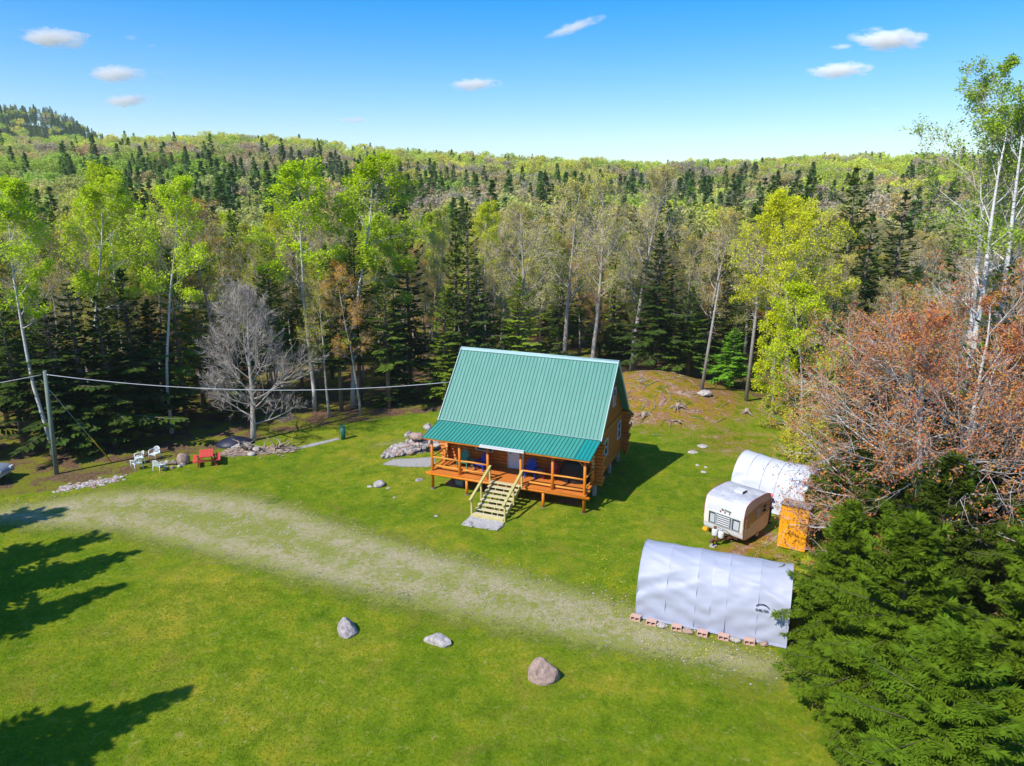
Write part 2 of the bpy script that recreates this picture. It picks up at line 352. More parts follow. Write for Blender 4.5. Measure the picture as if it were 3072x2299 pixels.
def ground_mat():
    m, t, bs = newmat('ground'); MT['ground'] = m
    tc = t.nodes.new('ShaderNodeTexCoord'); v = tc.outputs['Object']
    big = tex(t, 0.12, 4, 0.6, 0.5, vec=v); mid = tex(t, 0.9, 5, 0.65, 0.3, vec=v); fine = tex(t, 7, 5, 0.75, vec=v); vf = tex(t, 30, 3, 0.7, vec=v)
    g1 = ramp(t, big, [(0.3, (0.100, 0.182, 0.005)), (0.5, (0.158, 0.232, 0.008)), (0.70, (0.265, 0.275, 0.02))])
    g2 = ramp(t, mid, [(0.3, (0.55, 0.68, 0.5)), (0.5, (1, 1, 1)), (0.70, (1.6, 1.15, 1.5))])
    g = mulc(t, g1, g2)
    g = mulc(t, g, ramp(t, fine, [(0.28, (0.60, 0.66, 0.5)), (0.5, (1, 1, 1)), (0.72, (1.4, 1.28, 1.6))]))
    g = mulc(t, g, ramp(t, vf, [(0.25, (0.82, 0.85, 0.75)), (0.75, (1.18, 1.15, 1.3))]))
    thatch = tex(t, 2.6, 6, 0.8, 0.6, vec=v)
    g = mixc(t, ramp(t, thatch, [(0.56, (0, 0, 0)), (0.70, (0.85, 0.85, 0.85))]), g, (0.38, 0.33, 0.10))
    brn = tex(t, 0.35, 5, 0.7, 0.8, vec=v)
    g = mixc(t, ramp(t, brn, [(0.53, (0, 0, 0)), (0.70, (0.55, 0.55, 0.55))]), g, (0.24, 0.19, 0.03))
    # forest floor
    l = ramp(t, fine, [(0.25, (0.035, 0.02, 0.012)), (0.5, (0.15, 0.085, 0.05)), (0.75, (0.36, 0.25, 0.16))])
    moss = tex(t, 0.55, 4, 0.6, vec=v)
    l = mixc(t, ramp(t, moss, [(0.46, (0, 0, 0)), (0.56, (0.85, 0.85, 0.85))]), l, (0.19, 0.20, 0.015))
    # dry / mossy earth
    dcol = ramp(t, mid, [(0.32, (0.11, 0.13, 0.012)), (0.42, (0.21, 0.18, 0.015)), (0.50, (0.32, 0.20, 0.025)), (0.56, (0.26, 0.14, 0.07)), (0.68, (0.42, 0.29, 0.20))])
    dcol = mulc(t, dcol, ramp(t, fine, [(0.3, (0.55, 0.5, 0.45)), (0.7, (1.4, 1.4, 1.5))]))
    zn = t.nodes.new('ShaderNodeVertexColor'); zn.layer_name = 'zone'; sp = t.nodes.new('ShaderNodeSeparateColor'); lk(t, zn.outputs[0], sp.inputs[0])
    def edge(s, lo=0.35, hi=0.65, k=0.8):
        a = mnode(t, 'ADD', s, mnode(t, 'MULTIPLY', mnode(t, 'SUBTRACT', mid, 0.5), k))
        a = mnode(t, 'ADD', a, mnode(t, 'MULTIPLY', mnode(t, 'SUBTRACT', fine, 0.5), 0.5))
        return ramp(t, a, [(lo, (0, 0, 0)), (hi, (1, 1, 1))])
    c = mixc(t, edge(sp.outputs[1], 0.3, 0.75), g, dcol)
    c = mixc(t, edge(sp.outputs[0]), c, l)
    lk(t, c, bs.inputs['Base Color']); bs.inputs['Roughness'].default_value = 1.0; bs.inputs['Specular IOR Level'].default_value = 0.05
    hh = mnode(t, 'ADD', mnode(t, 'MULTIPLY', fine, 0.6), mnode(t, 'MULTIPLY', vf, 0.5))
    bumpn(t, bs, hh, 0.9, 0.09)
ground_mat(); build_ground()

def patch(name, pts, label, mat, edge=0.6, res=0.22, lift=0.015, kind='structure'):
    """soft edged sheet of gravel following the ground inside a polygon"""
    xs = [p[0] for p in pts]; ys = [p[1] for p in pts]
    gx = np.arange(min(xs) - 1, max(xs) + 1, res); gy = np.arange(min(ys) - 1, max(ys) + 1, res)
    X, Y = np.meshgrid(gx, gy, indexing='ij'); d = edge_dist(X, Y, pts); Z = hgt(X, Y) + lift
    keep = d > -0.8
    mb = MB(); idx = -np.ones(X.shape, int); idx[keep] = np.arange(keep.sum())
    q = keep[:-1, :-1] & keep[1:, :-1] & keep[1:, 1:] & keep[:-1, 1:]
    F = np.stack([idx[:-1, :-1][q], idx[1:, :-1][q], idx[1:, 1:][q], idx[:-1, 1:][q]], 1)
    mb.add(np.stack([X[keep], Y[keep], Z[keep]], 1), F, 0, True)
    o = mb.build(name, mat); tag(o, label, None, None, kind)
    at = o.data.attributes.new('edge', 'FLOAT', 'POINT'); at.data.foreach_set('value', np.clip(d[keep] / edge, -1, 5).astype(np.float32))
    return o
def gravel_mat(name, cols, grassy, thr, ruts=False):
    m, t, bs = newmat(name); MT[name] = m
    tc = t.nodes.new('ShaderNodeTexCoord'); v = tc.outputs['Object']
    f = tex(t, 9, 5, 0.8, vec=v); vf = tex(t, 34, 3, 0.8, vec=v); mid = tex(t, 0.8, 5, 0.7, 0.8, vec=v); fm = tex(t, 4.5, 5, 0.8, vec=v)
    c = ramp(t, f, [(0.3, cols[0]), (0.7, cols[1])]); c = mulc(t, c, ramp(t, vf, [(0.3, (0.6, 0.6, 0.6)), (0.7, (1.35, 1.35, 1.35))]))
    gr = ramp(t, vf, [(0.3, (0.14, 0.18, 0.012)), (0.7, (0.34, 0.35, 0.06))])
    gf = mnode(t, 'ADD', mnode(t, 'MULTIPLY', mid, 0.5), mnode(t, 'MULTIPLY', fm, 0.5))
    if ruts:
        ea = t.nodes.new('ShaderNodeAttribute'); ea.attribute_name = 'edge'
        rt = mnode(t, 'ABSOLUTE', mnode(t, 'SUBTRACT', ea.outputs['Fac'], 1.35)); gf = mnode(t, 'ADD', gf, mnode(t, 'MULTIPLY', mnode(t, 'SUBTRACT', rt, 0.45), 0.075))
    c = mixc(t, ramp(t, gf, [(grassy - 0.05, (0, 0, 0)), (grassy + 0.09, (0.9, 0.9, 0.9))]), c, gr)
    lk(t, c, bs.inputs['Base Color']); bs.inputs['Roughness'].default_value = 1; bs.inputs['Specular IOR Level'].default_value = 0.1
    a = t.nodes.new('ShaderNodeAttribute'); a.attribute_name = 'edge'
    e = mnode(t, 'ADD', a.outputs['Fac'], mnode(t, 'MULTIPLY', mnode(t, 'SUBTRACT', gf, 0.5), thr))
    lk(t, ramp(t, e, [(0.1, (0, 0, 0)), (0.75, (0.92, 0.92, 0.92))]), bs.inputs['Alpha'])
    bumpn(t, bs, vf, 0.7, 0.04)
gravel_mat('track_gravel', ((0.33, 0.27, 0.155), (0.58, 0.50, 0.31)), 0.475, 5.0, True)
gravel_mat('pad_gravel', ((0.34, 0.32, 0.31), (0.50, 0.48, 0.47)), 0.72, 2.0)
gravel_mat('rubble_gravel', ((0.30, 0.25, 0.22), (0.62, 0.58, 0.54)), 0.8, 3.0)
patch('gravel_track', [(-60, 33.5), (-40, 38.2), (-29.1, 38.4), (-24.6, 40.9), (-20, 41.2), (-15.5, 40.4), (-12.1, 38.6), (-8, 35.8), (-4, 33.6), (1.1, 30.9), (4.9, 29.0), (8, 26.2), (11.5, 24.6), (9.9, 22.8), (7.2, 23.8), (2.3, 25.4), (-3.3, 27.4), (-8.1, 29.2), (-13.4, 31.6), (-20.9, 34.8), (-27.6, 35.6), (-60, 28)], 'worn gravel track crossing the lawn', 'track_gravel', 1.2)
patch('gravel_patch', [(-8.9, 45.2), (-8.2, 46.4), (-5.2, 46.9), (-5.0, 45.6), (-5.4, 44.7), (-7.3, 44.8)], 'grey gravel patch at the foot of the rock pile', 'pad_gravel', 0.35, 0.12)
patch('gravel_strip', [(-16, 47.9), (-14.4, 49.6), (-12.7, 50.9), (-12.6, 50.1), (-13.9, 48.9), (-15.6, 47.6)], 'pale gravel strip beside the woods', 'pad_gravel', 0.3, 0.12)
patch('bare_stony_ground', [(-27.6, 40.1), (-26.7, 41.9), (-24.7, 43.0), (-25.4, 41.6)], 'strip of pale stony ground by the utility pole', 'rubble_gravel', 0.4, 0.12)
gravel_mat('chip_gravel', ((0.30, 0.19, 0.15), (0.55, 0.42, 0.36)), 0.8, 3.0)
patch('bare_chip_ground', [(-20.6, 46.6), (-20.2, 48.2), (-17, 49.0), (-15.2, 48.9), (-15.6, 47.4), (-17.6, 46.7), (-19, 46.4)], 'pinkish ground of bark chips around the driftwood', 'chip_gravel', 0.5, 0.12)
patch('bare_lawn_patch', [(-10.2, 48.6), (-9.8, 49.6), (-7.6, 50.4), (-8, 49.4)], 'worn sandy patch in the back lawn', 'track_gravel', 0.7, 0.15)

# ------------------------------------------------------------------ log cabin (local: x along the ridge, y to the back)
cabin = empty('log_cabin', HO, -HY, 'orange log cabin with green metal roof and open front porch', 'cabin')
WL, WR_, WF, WB_ = 0.43, 9.97, 2.3, 8.75
WW = 10.4
def log_line(mb, a, b, r=0.115):
    mb.tube([a, b], r, 10, 0, False)
    d = (Vector(b) - Vector(a)).normalized()
    for p, s in ((a, -1), (b, 1)):
        p = Vector(p); u = Vector((0, 0, 1)); x = d.cross(u)
        ring = [p + (x * math.cos(k * math.pi / 5) + u * math.sin(k * math.pi / 5)) * r * 0.98 + d * s * 0.002 for k in range(10)]
        mb.add([list(q) for q in ring], [list(range(10)) if s > 0 else list(range(10))[::-1]], 1)
mbf = MB(); mbb = MB(); mbr = MB(); mbl = MB()
for k in range(13):
    z = 0.98 + 0.212 * k
    ext = 0.5 + 0.06 * ((k * 7) % 3)
    log_line(mbf, (WL - ext, WF, z), (WR_ + ext - 0.06, WF, z))
    log_line(mbb, (WL - ext, WB_, z), (WR_ + ext, WB_, z))
    z += 0.106
    if k < 12:
        e2 = 0.40 + 0.08 * ((k * 5) % 3)
        log_line(mbr, (WR_ - 0.02, WF - e2, z), (WR_ - 0.02, WB_ + e2, z)); log_line(mbl, (WL, WF - e2, z), (WL, WB_ + e2, z))
for mb in (mbf, mbb): mb.build('wall', ['log', 'log_end'], cabin)
for mb in (mbr, mbl): mb.build('wall', ['log', 'log_end'], cabin)
# sill beams and floor
mb = MB(); mb.box(((WL + WR_) / 2, (WF + WB_) / 2, 0.9), (WR_ - WL, WB_ - WF - 0.02, 0.12)); mb.build('floor_platform', 'log', cabin)
SL = (7.78 - 3.86) / (5.195 - 1.758)
def rz_(v): return 7.78 - SL * abs(v - 5.195)
# gables
for xg, s in ((WR_ + 0.03, 1), (WL - 0.03, -1)):
    mb = MB(); 
    z0 = 3.66; n = 19; step = (7.62 - z0) / n
    for i in range(n):
        za, zb = z0 + i * step, z0 + (i + 1) * step - 0.008
        va = (7.64 - za) / SL; vb = (7.64 - zb) / SL
        mb.prism([(5.195 - va, za), (5.195 + va, za), (5.195 + max(vb, 0.01), zb), (5.195 - max(vb, 0.01), zb)], xg - s * 0.10, xg + s * (0.012 if i % 2 else 0.02), 0)
    g = mb.build('gable', 'siding', cabin)
    mb = MB(); mb.box((xg + s * 0.05, 5.2, 3.62), (0.08, 6.7, 0.10)); mb.build('trim_board', 'post', g)
# roof slopes as sheets with ribs
def roof_panel(name, x0, x1, va, za, vb, zb, mat, th=0.05, ribs=True, parent=cabin, step=0.2286, smat=None):
    mb = MB(); d = Vector((0, vb - va, zb - za)).normalized(); n = Vector((0, -d.z, d.y))
    if n.z < 0: n = -n
    A, B = Vector((0, va, za)), Vector((0, vb, zb))
    P = []
    for x in (x0, x1):
        for q in (A, B):
            for k in (0, -th): v = q + n * k; P.append((x, v.y, v.z))
    mb.add(P, np.array([[0, 2, 3, 1], [4, 5, 7, 6], [0, 4, 6, 2], [1, 3, 7, 5], [0, 1, 5, 4], [2, 6, 7, 3]]))
    o = mb.build(name, mat, parent)
    if ribs:
        r = MB(); k = int((x1 - x0) / step)
        for i in range(k + 1):
            x = x0 + 0.02 + i * (x1 - x0 - 0.04) / k
            p = []
            for q, e in ((A, 0.01), (B, -0.01)):
                q = q + d * e
                for dx, hh in ((-0.028, 0), (-0.013, 0.03), (0.013, 0.03), (0.028, 0)):
                    v = q + n * (hh + 0.001); p.append((x + dx, v.y, v.z))
            r.add(p, np.array([[0, 1, 5, 4], [1, 2, 6, 5], [2, 3, 7, 6]])); r.add([p[0], p[1], p[2], p[3]], [[3, 2, 1, 0]]); r.add(p[4:], [[0, 1, 2, 3]])
        r.build('roof_rib', 'rib', o)
    return o
ro = roof_panel('roof', 0, WW, 1.758, 3.86, 5.195, 7.78, 'roof')
roof_panel('roof', 0, WW, 8.6, rz_(8.6), 5.195, 7.776, 'roof')
po = roof_panel('porch_roof', 0, WW - 0.93, -0.43, 3.39, 1.80, 3.83, 'roof_porch')
roof_panel('porch_roof', WW - 0.93, WW, -0.43, 3.39, 1.80, 3.83, 'roof_new')['label'] = 'darker teal end panel of the porch roof'
roof_panel('back_porch_roof', 0, WW, 10.57, 2.9, 8.5, rz_(8.5) - 0.06, 'roof')
mb = MB(); mb.bar((-0.03, 5.11, 7.73), (WW + 0.03, 5.11, 7.73), 0.03, 0.22, 0, (0, 0.75, 0.66)); mb.bar((-0.03, 5.27, 7.73), (WW + 0.03, 5.27, 7.73), 0.03, 0.22, 0, (0, -0.75, 0.66)); mb.box((WW / 2, 5.195, 7.81), (WW + 0.07, 0.08, 0.03))
mb.tube([(-0.04, 5.195, 7.79), (WW + 0.04, 5.195, 7.79)], 0.06, 8); mb.build('ridge_cap', 'trim_mint', cabin)
for x, m in ((WW + 0.03, 'trim_mint'), (-0.03, 'trim_mint')):
    mb = MB(); mb.bar((x, 1.70, 3.80), (x, 5.195, 7.79), 0.05, 0.16, 0, (0, -0.75, 0.66)); mb.bar((x, 5.195, 7.79), (x, 8.66, rz_(8.66)), 0.05, 0.16, 0, (0, 0.75, 0.66)); mb.build('rake_trim', m, cabin)
mb = MB(); mb.box((WW / 2, 1.74, 3.885), (WW, 0.05, 0.03)); mb.build('flashing', 'trim_mint', cabin)
mb = MB(); mb.box((WW / 2, -0.38, 3.30), (WW - 0.1, 0.04, 0.10)); mb.build('fascia', 'log', cabin)
mb = MB(); mb.box((WW / 2, 10.5, 2.8), (WW - .1, 0.04, 0.1)); mb.build('fascia', 'log', cabin)
mb = MB(); mb.box((5.17, -0.50, 3.37), (2.75, 0.14, 0.11)); mb.box((5.17, -0.50, 3.44), (2.75, 0.17, 0.02)); mb.build('gutter', 'white', cabin)
# rafters beneath porch roof
mb = MB()
for i in range(11): x = 0.35 + i * 0.97; mb.bar((x, -0.3, 3.32), (x, 2.2, 3.80), 0.06, 0.12)
mb.build('rafters', 'log', cabin)
mb = MB(); mb.tube([(0.1, 0.0, 3.27), (WW - 0.1, 0.0, 3.27)], 0.10, 10); mb.build('porch_beam', 'post', cabin)
# deck
mb = MB(); n = 17
for i in range(n):
    y = -0.22 + i * 0.148; mb.box((WW / 2, y + 0.07, 1.145 + 0.002 * (i % 2)), (WW - 0.5, 0.138, 0.05))
mb.build('deck', 'deck', cabin)
mb = MB(); mb.tube([(0.05, -0.13, 1.02), (3.6, -0.13, 1.0), (WW - 0.05, -0.13, 1.02)], 0.095, 10); mb.build('deck_beam', 'post', cabin)
mb = MB(); mb.box((0.42, 1.05, 1.03), (0.06, 2.3, 0.18)); mb.box((WW - 0.42, 1.05, 1.03), (0.06, 2.3, 0.18)); mb.box((WW / 2, 2.0, 1.0), (WW - 1, 0.06, 0.16)); mb.box((WW / 2, 1.0, 1.0), (WW - 1, 0.06, 0.16)); mb.build('deck_frame', 'deck', cabin)
PX = [0.39, 2.24, 4.08, 6.16, 8.10, 10.0]
for i, x in enumerate(PX):
    mb = MB(); z0 = 0 if i in (0, 5) else 1.0
    y0 = 0.0
    mb.tube([(x, y0, z0 - 0.02), (x + 0.01, y0, 2.0), (x - 0.005, y0, 3.26)], [0.095, 0.085, 0.08], 10); mb.build('porch_post', 'post', cabin)
mb = MB(); mb.bar((9.55, 0, 3.2), (9.97, 0, 2.8), 0.06, 0.06); mb.build('brace', 'log', cabin)
for x in (2.75, 7.6):
    mb = MB(); mb.tube([(x, -0.1, -0.05), (x, -0.1, 0.97)], 0.085, 10); mb.build('support_post', 'post', cabin)
for x in (0.39, 2.75, 7.6, 10.0):
    mb = MB(); mb.tube([(x, 0 if x in (0.39, 10.0) else -0.1, -0.1), (x, 0 if x in (0.39, 10.0) else -0.1, 0.06)], 0.13, 10); mb.build('footing', 'stone_dark', cabin)
for (x, y) in ((9.9, 2.6), (9.8, 6.5), (0.6, 2.6), (0.6, 6.5), (5.2, 2.6), (5.2, 6.5), (5.2, 8.7), (9.8, 8.7), (0.6, 8.7), (3, 4.5), (7.4, 4.5)):
    mb = MB(); mb.tube([(x, y, -0.15), (x, y, 0.88)], 0.13, 12); mb.build('pier', 'concrete', cabin)
for a, b in ((0, 1), (1, 2), (3, 4), (4, 5)):
    mb = MB(); mb.tube([(PX[a], 0, 2.05), ((PX[a] + PX[b]) / 2, 0, 2.05 + 0.015), (PX[b], 0, 2.05)], 0.055, 8); mb.build('railing', 'rail', cabin)
for a, b, z in ((0.39, 4.08, 1.45), (6.6, 10.3, 1.34)):
    mb = MB(); mb.tube([(a, 0.16, z), ((a + b) / 2, 0.17, z - 0.02), (b, 0.16, z)], 0.07, 8); mb.build('railing', 'rail', cabin)
for x in (0.39, 10.0):
    for z in (2.05, 1.42):
        mb = MB(); mb.tube([(x, 0, z), (x, WF - 0.35, z)], 0.05, 8); mb.build('railing', 'rail', cabin)
    mb = MB(); mb.tube([(x, 1.75, 1.1), (x, 1.75, 2.1)], 0.06, 8); mb.build('porch_post', 'post', cabin)
for x in (0.5, 9.9): mb = MB(); mb.tube([(x, 10.3, 0), (x, 10.3, 2.95)], 0.08, 8); mb.build('porch_post', 'log', cabin)
mb = MB(); mb.box((WW / 2, 9.6, 1.0), (WW - 1, 1.5, 0.1)); mb.build('deck', 'deck', cabin)
# windows and door
def window(x, v0, v1, z0, z1, s=1, nrm=0):
    fr = MB(); t = 0.07; xx = x
    fr.box((xx, (v0 + v1) / 2, z1 - t / 2), (0.06, v1 - v0, t)); fr.box((xx, (v0 + v1) / 2, z0 + t / 2), (0.08, v1 - v0 + 0.06, t))
    fr.box((xx, v0 + t / 2, (z0 + z1) / 2), (0.06, t, z1 - z0 - 2 * t)); fr.box((xx, v1 - t / 2, (z0 + z1) / 2), (0.06, t, z1 - z0 - 2 * t))
    w = fr.build('window', 'white', cabin)
    p = MB(); p.box((xx - s * 0.012, (v0 + v1) / 2, (z0 + z1) / 2), (0.02, v1 - v0 - 2 * t, z1 - z0 - 2 * t)); p.build('pane', 'glass', w)
    p = MB(); p.box((xx + s * 0.008, (v0 + v1) / 2, (z0 + z1) / 2), (0.025, v1 - v0 - 2 * t, 0.04)); p.build('glazing_bar', 'white', w)
window(WR_ + 0.115, 3.86, 4.66, 2.05, 3.1); window(WR_ + 0.115, 7.18, 7.92, 2.12, 3.3); window(WR_ + 0.075, 5.75, 6.40, 4.72, 5.9)
dr = MB(); dr.box((5.0, WF - 0.12, 2.19), (0.86, 0.05, 2.0)); door = dr.build('door', 'door_white', cabin)
dr = MB(); dr.box((4.52, WF - 0.13, 2.21), (0.09, 0.08, 2.1)); dr.box((5.48, WF - 0.13, 2.21), (0.09, 0.08, 2.1)); dr.box((5.0, WF - 0.13, 3.22), (0.87, 0.08, 0.08)); dr.build('door_frame', 'white', door)
dr = MB(); dr.box((4.68, WF - 0.17, 2.15), (0.05, 0.06, 0.08)); dr.build('handle', 'black', door)
mb = MB(); mb.box((2.9, WF - 0.1, 2.5), (1.2, 0.07, 0.95)); w = mb.build('window', 'white', cabin); mb = MB(); mb.box((2.9, WF - 0.13, 2.5), (1.06, 0.03, 0.81)); mb.build('pane', 'glass', w)
# stairs
st = MB()
x0, x1 = 4.36, 6.24; nT = 7; yt, yb = -0.24, -2.66; zt, zb = 1.17, 0.20
for x in (x0 + 0.08, x0 + 0.52, (x0 + x1) / 2 + .1, x1 - 0.5, x1 - 0.06):
    st.bar((x, yt + 0.04, zt - 0.22), (x, yb + 0.1, zb - 0.24), 0.045, 0.18)
    for k in range(8):
        y = yt + (yb - yt) * k / 7; z = zt + (zb - zt) * k / 7; st.box((x, y, z - 0.10), (0.045, 0.26, 0.12))
stairs = st.build('staircase', 'treated', cabin)
for k in range(8):
    y = yt + (yb - yt) * k / 7; z = zt + (zb - zt) * k / 7
    mb = MB(); mb.box(((x0 + x1) / 2, y, z), (x1 - x0, 0.27, 0.04)); mb.build('tread', 'tread', stairs)
mb = MB(); mb.box(((x0 + x1) / 2, yb - 0.14, 0.09), (x1 - x0, 0.04, 0.18)); mb.build('riser', 'treated', stairs)
for x, ytop in ((x0 - 0.06, 4.1), (x1 + 0.06, 6.2)):
    mb = MB(); mb.bar((x, -0.12, 2.10), (x, -2.98, 1.08), 0.14, 0.045); mb.bar((x, -0.12, 1.99), (x, -2.9, 1.0), 0.04, 0.12); mb.build('handrail', 'treated', stairs)
    for y in (-0.2, -1.45, -2.74):
        ztop = 2.05 + (y + 0.12) * 0.357; zbot = max(0.0, 0.98 + (y + 0.24) * 0.40)
        mb = MB(); mb.box((x, y, (ztop + zbot) / 2), (0.09, 0.09, ztop - zbot)); mb.build('rail_post', 'treated', stairs)
def L2W(x, y, z=0): 
    c, s = math.cos(-HY), math.sin(-HY); return Vector((HO.x + x * c - y * s, HO.y + x * s + y * c, z))
mb = MB(); nx, ny = 14, 8; P = np.zeros((nx, ny, 3))
for i in range(nx):
    for j in range(ny):
        P[i, j] = (4.25 + 2.1 * i / (nx - 1), -3.9 + 1.1 * j / (ny - 1) + 0.10 * math.sin(i * 1.3), 0.07 + 0.02 * math.sin(i * 2 + j))
mb.grid(P[:, ::-1]); mb.prism([(4.25, -3.95), (6.35, -3.85), (6.3, -2.75), (4.3, -2.75)], -0.1, 0.055, 2)
pad = mb.build('stone_landing', 'concrete'); pad.location = HO; pad.rotation_euler.z = -HY; tag(pad, 'flat gravelly stone landing at the foot of the wooden stairs', 'landing')
for (x, y, sx, sy, r) in ((4.42, -3.5, 0.22, 0.5, -0.4), (6.28, -3.55, 0.16, 0.42, -0.5)):
    pass

# ------------------------------------------------------------------ rocks
def rock_mesh(seed, size, sub=3, rough=0.28, planes=7, squash=0.6):
    bm = bmesh.new(); bmesh.ops.create_icosphere(bm, subdivisions=sub, radius=1.0); r = random.Random(seed)
    pl = [(Vector((r.uniform(-1, 1), r.uniform(-1, 1), r.uniform(-0.3, 1))).normalized(), r.uniform(0.55, 0.85)) for _ in range(planes)]
    off = Vector((seed * 3.1, seed * 1.7, 0))
    for v in bm.verts:
        p = v.co.copy()
        for n, d in pl:
            k = p.dot(n)
            if k > d: p -= n * (k - d) * 0.9
        p += p.normalized() * rough * 0.35 * noise.noise(p * 2.2 + off) + p.normalized() * 0.05 * noise.noise(p * 7 + off)
        p.z = max(p.z, -0.35); v.co = Vector((p.x * size[0], p.y * size[1], p.z * size[2]))
    V = np.array([v.co[:] for v in bm.verts]); F = np.array([[v.index for v in f.verts] for f in bm.faces]); bm.free()
    return V, F
def rock(name, loc, size, seed, mat, label, cat='rock', rz=0, group=None, **k):
    V, F = rock_mesh(seed, size, **k); mb = MB(); mb.add(V, F)
    o = mb.build(name, mat, None, loc, rz); return tag(o, label, cat, group)
g = G(1042, 1893); rock('boulder', (g.x, g.y, 0.10), (0.46, 0.62, 0.5), 3, 'stone', 'wedge shaped grey boulder, leftmost of three on the front lawn', 'boulder', 0.5, planes=9)
g = G(1312, 1928); rock('boulder', (g.x, g.y, 0.10), (0.62, 0.34, 0.3), 9, 'stone_pale', 'long flat pale boulder, middle one of three on the front lawn', 'boulder', -0.35, planes=9)
g = G(1632, 2030); rock('boulder', (g.x, g.y, 0.08), (0.62, 0.54, 0.72), 5, 'stone_pink', 'rounded brown boulder, nearest of three on the front lawn', 'boulder', 0.3, planes=4)
g = G(1136, 1456); rock('boulder', (g.x, g.y, 0.05), (0.42, 0.5, 0.25), 12, 'stone_pale', 'pale outcrop stone in the lawn left of the cabin stairs', 'boulder', 0.2)
for i, (px, py, s, lb) in enumerate(((1108, 1460, 0.16, 'small white stone just left of the pale outcrop stone'), (1164, 1465, 0.12, 'small white stone just right of the pale outcrop stone'), (1258, 1440, 0.26, 'grey stone in the lawn beside the left porch post'), (1183, 1493, 0.12, 'lone white stone in front of the pale outcrop'),
        (2108, 1340, 0.34, 'flat grey stone in the lawn right of the cabin, farther of a pair'), (2078, 1357, 0.32, 'pale stone in the lawn right of the cabin, nearer of a pair'), (2093, 1396, 0.16, 'small white stone between the cabin and the white shelter'), (2118, 1402, 0.13, 'tiny white stone beside the white shelter'), (2109, 1416, 0.2, 'broken white stone left of the caravan roof'), (1308, 1548, .12, 'small white stone in the lawn left of the stairs'))):
    g = G(px, py); rock('stone', (g.x, g.y, g.z + s * 0.02), (s * 1.3, s, s * 0.42), 20 + i, 'stone_pale' if i != 2 else 'stone', lb, 'stone', i * 0.7, sub=2)
g = G(2110, 1185); rock('boulder', (g.x, g.y, g.z + 0.1), (0.7, 0.55, 0.3), 31, 'stone_pale', 'pale flat-topped boulder where the mound meets the woods', 'boulder')
g = G(552, 1392); rock('stone_block', (g.x, g.y, 0.3), (0.42, 0.3, 0.6), 33, 'stone_pink', 'upright grey stone block between the fire pit and red picnic table', 'stone', 0.4, planes=3)
g = G(1450, 1582); rock('boulder', (g.x - 0.75, g.y + 0.3, 0.05), (0.2, 0.45, 0.14), 41, 'stone_pale', 'pale edging stone at left side of the stone landing', 'stone', 0.2, sub=2)
g = L2W(6.32, -3.5); rock('boulder', (g.x, g.y, 0.05), (0.17, 0.42, 0.15), 42, 'stone_pale', 'whitish edging stone at right side of the stone landing', 'stone', -0.6, sub=2)
# rock pile left of the cabin
rp = random.Random(11); pile = MB(); big = 0
for i in range(330):
    t = rp.random(); u = rp.uniform(-1, 1)
    cx = -8.6 + 3.6 * t + rp.uniform(-0.3, 0.3); cy = 46.6 + 3.6 * t * 0.55 + rp.uniform(-0.4, 2.6) * (0.3 + 0.7 * t); 
    hh = max(0.0, 1.15 - abs((cy - 47.9 - 1.2 * t)) * 0.62) * (0.25 + 0.75 * t) * rp.uniform(0.6, 1)
    s = rp.uniform(0.1, 0.26)
    V, F = rock_mesh(100 + i % 60, (s * 1.25, s, s * 0.75), 1, planes=5); a = rp.uniform(0, 6.28); c_, s_ = math.cos(a), math.sin(a)
    V = V @ np.array([[c_, s_, 0], [-s_, c_, 0], [0, 0, 1]]); pile.add(V + np.array([cx, cy, hh * 0.9]), F, rp.choice([0, 0, 1, 2, 1]))
P = np.zeros((14, 14, 3))
for i in range(14):
    for j in range(14):
        t = i / 13; cx = -8.6 + 3.9 * t; cy = 46.3 + 1.9 * t + 3.4 * j / 13 * (0.35 + 0.65 * t)
        P[i, j] = (cx, cy, -0.1 + max(0, math.sin(math.pi * j / 13)) * 1.15 * (0.2 + 0.8 * t) * 0.9)
pile.grid(P, 3)
tag(pile.build('rock_rubble', ['stone', 'stone_pale', 'stone_pink', 'stone_dark']), 'heap of rubble stones left of the cabin', None, None, 'stuff')
for i, (x, y, z, s, m, lb) in enumerate(((-6.7, 48.2, 0.95, 0.6, 'stone_pink', 'big brownish boulder at front of the rock pile'), (-5.7, 49.0, 1.15, 0.55, 'stone_dark', 'purple-grey boulder high on the rock pile'), (-8.0, 47.4, 0.35, 0.34, 'stone_pale', 'pale boulder at the left tip of the rock pile'), (-5.2, 47.5, 0.6, 0.42, 'stone_pale', 'whitish boulder of the rock pile beside the porch'), (-7.3, 48.8, 0.9, 0.42, 'stone', 'grey slab on the back slope of the rock pile'), (-6.1, 50.0, 1.1, 0.5, 'stone', 'grey boulder topmost on the rock pile'))):
    rock('boulder', (x, y, z), (s, s * 0.7, s * 0.6), 60 + i, m, lb, 'boulder', i)
# pale rubble by the pole
rb = MB()
for i in range(210):
    t = rp.random(); x = -27.5 + 2.9 * t + rp.gauss(0, 0.15); y = 40.5 + 2.0 * t + rp.gauss(0, 0.3); s = rp.uniform(0.04, 0.15)
    V, F = rock_mesh(100 + i % 40, (s * 1.4, s, s * 0.6), 1, planes=4); rb.add(V + np.array([x, y, H(x, y) + s * 0.2]), F, rp.choice([0, 0, 1]))
tag(rb.build('rubble', ['stone_pale', 'stone_pink']), 'scatter of pale broken rubble beside the utility pole', None, None, 'stuff')

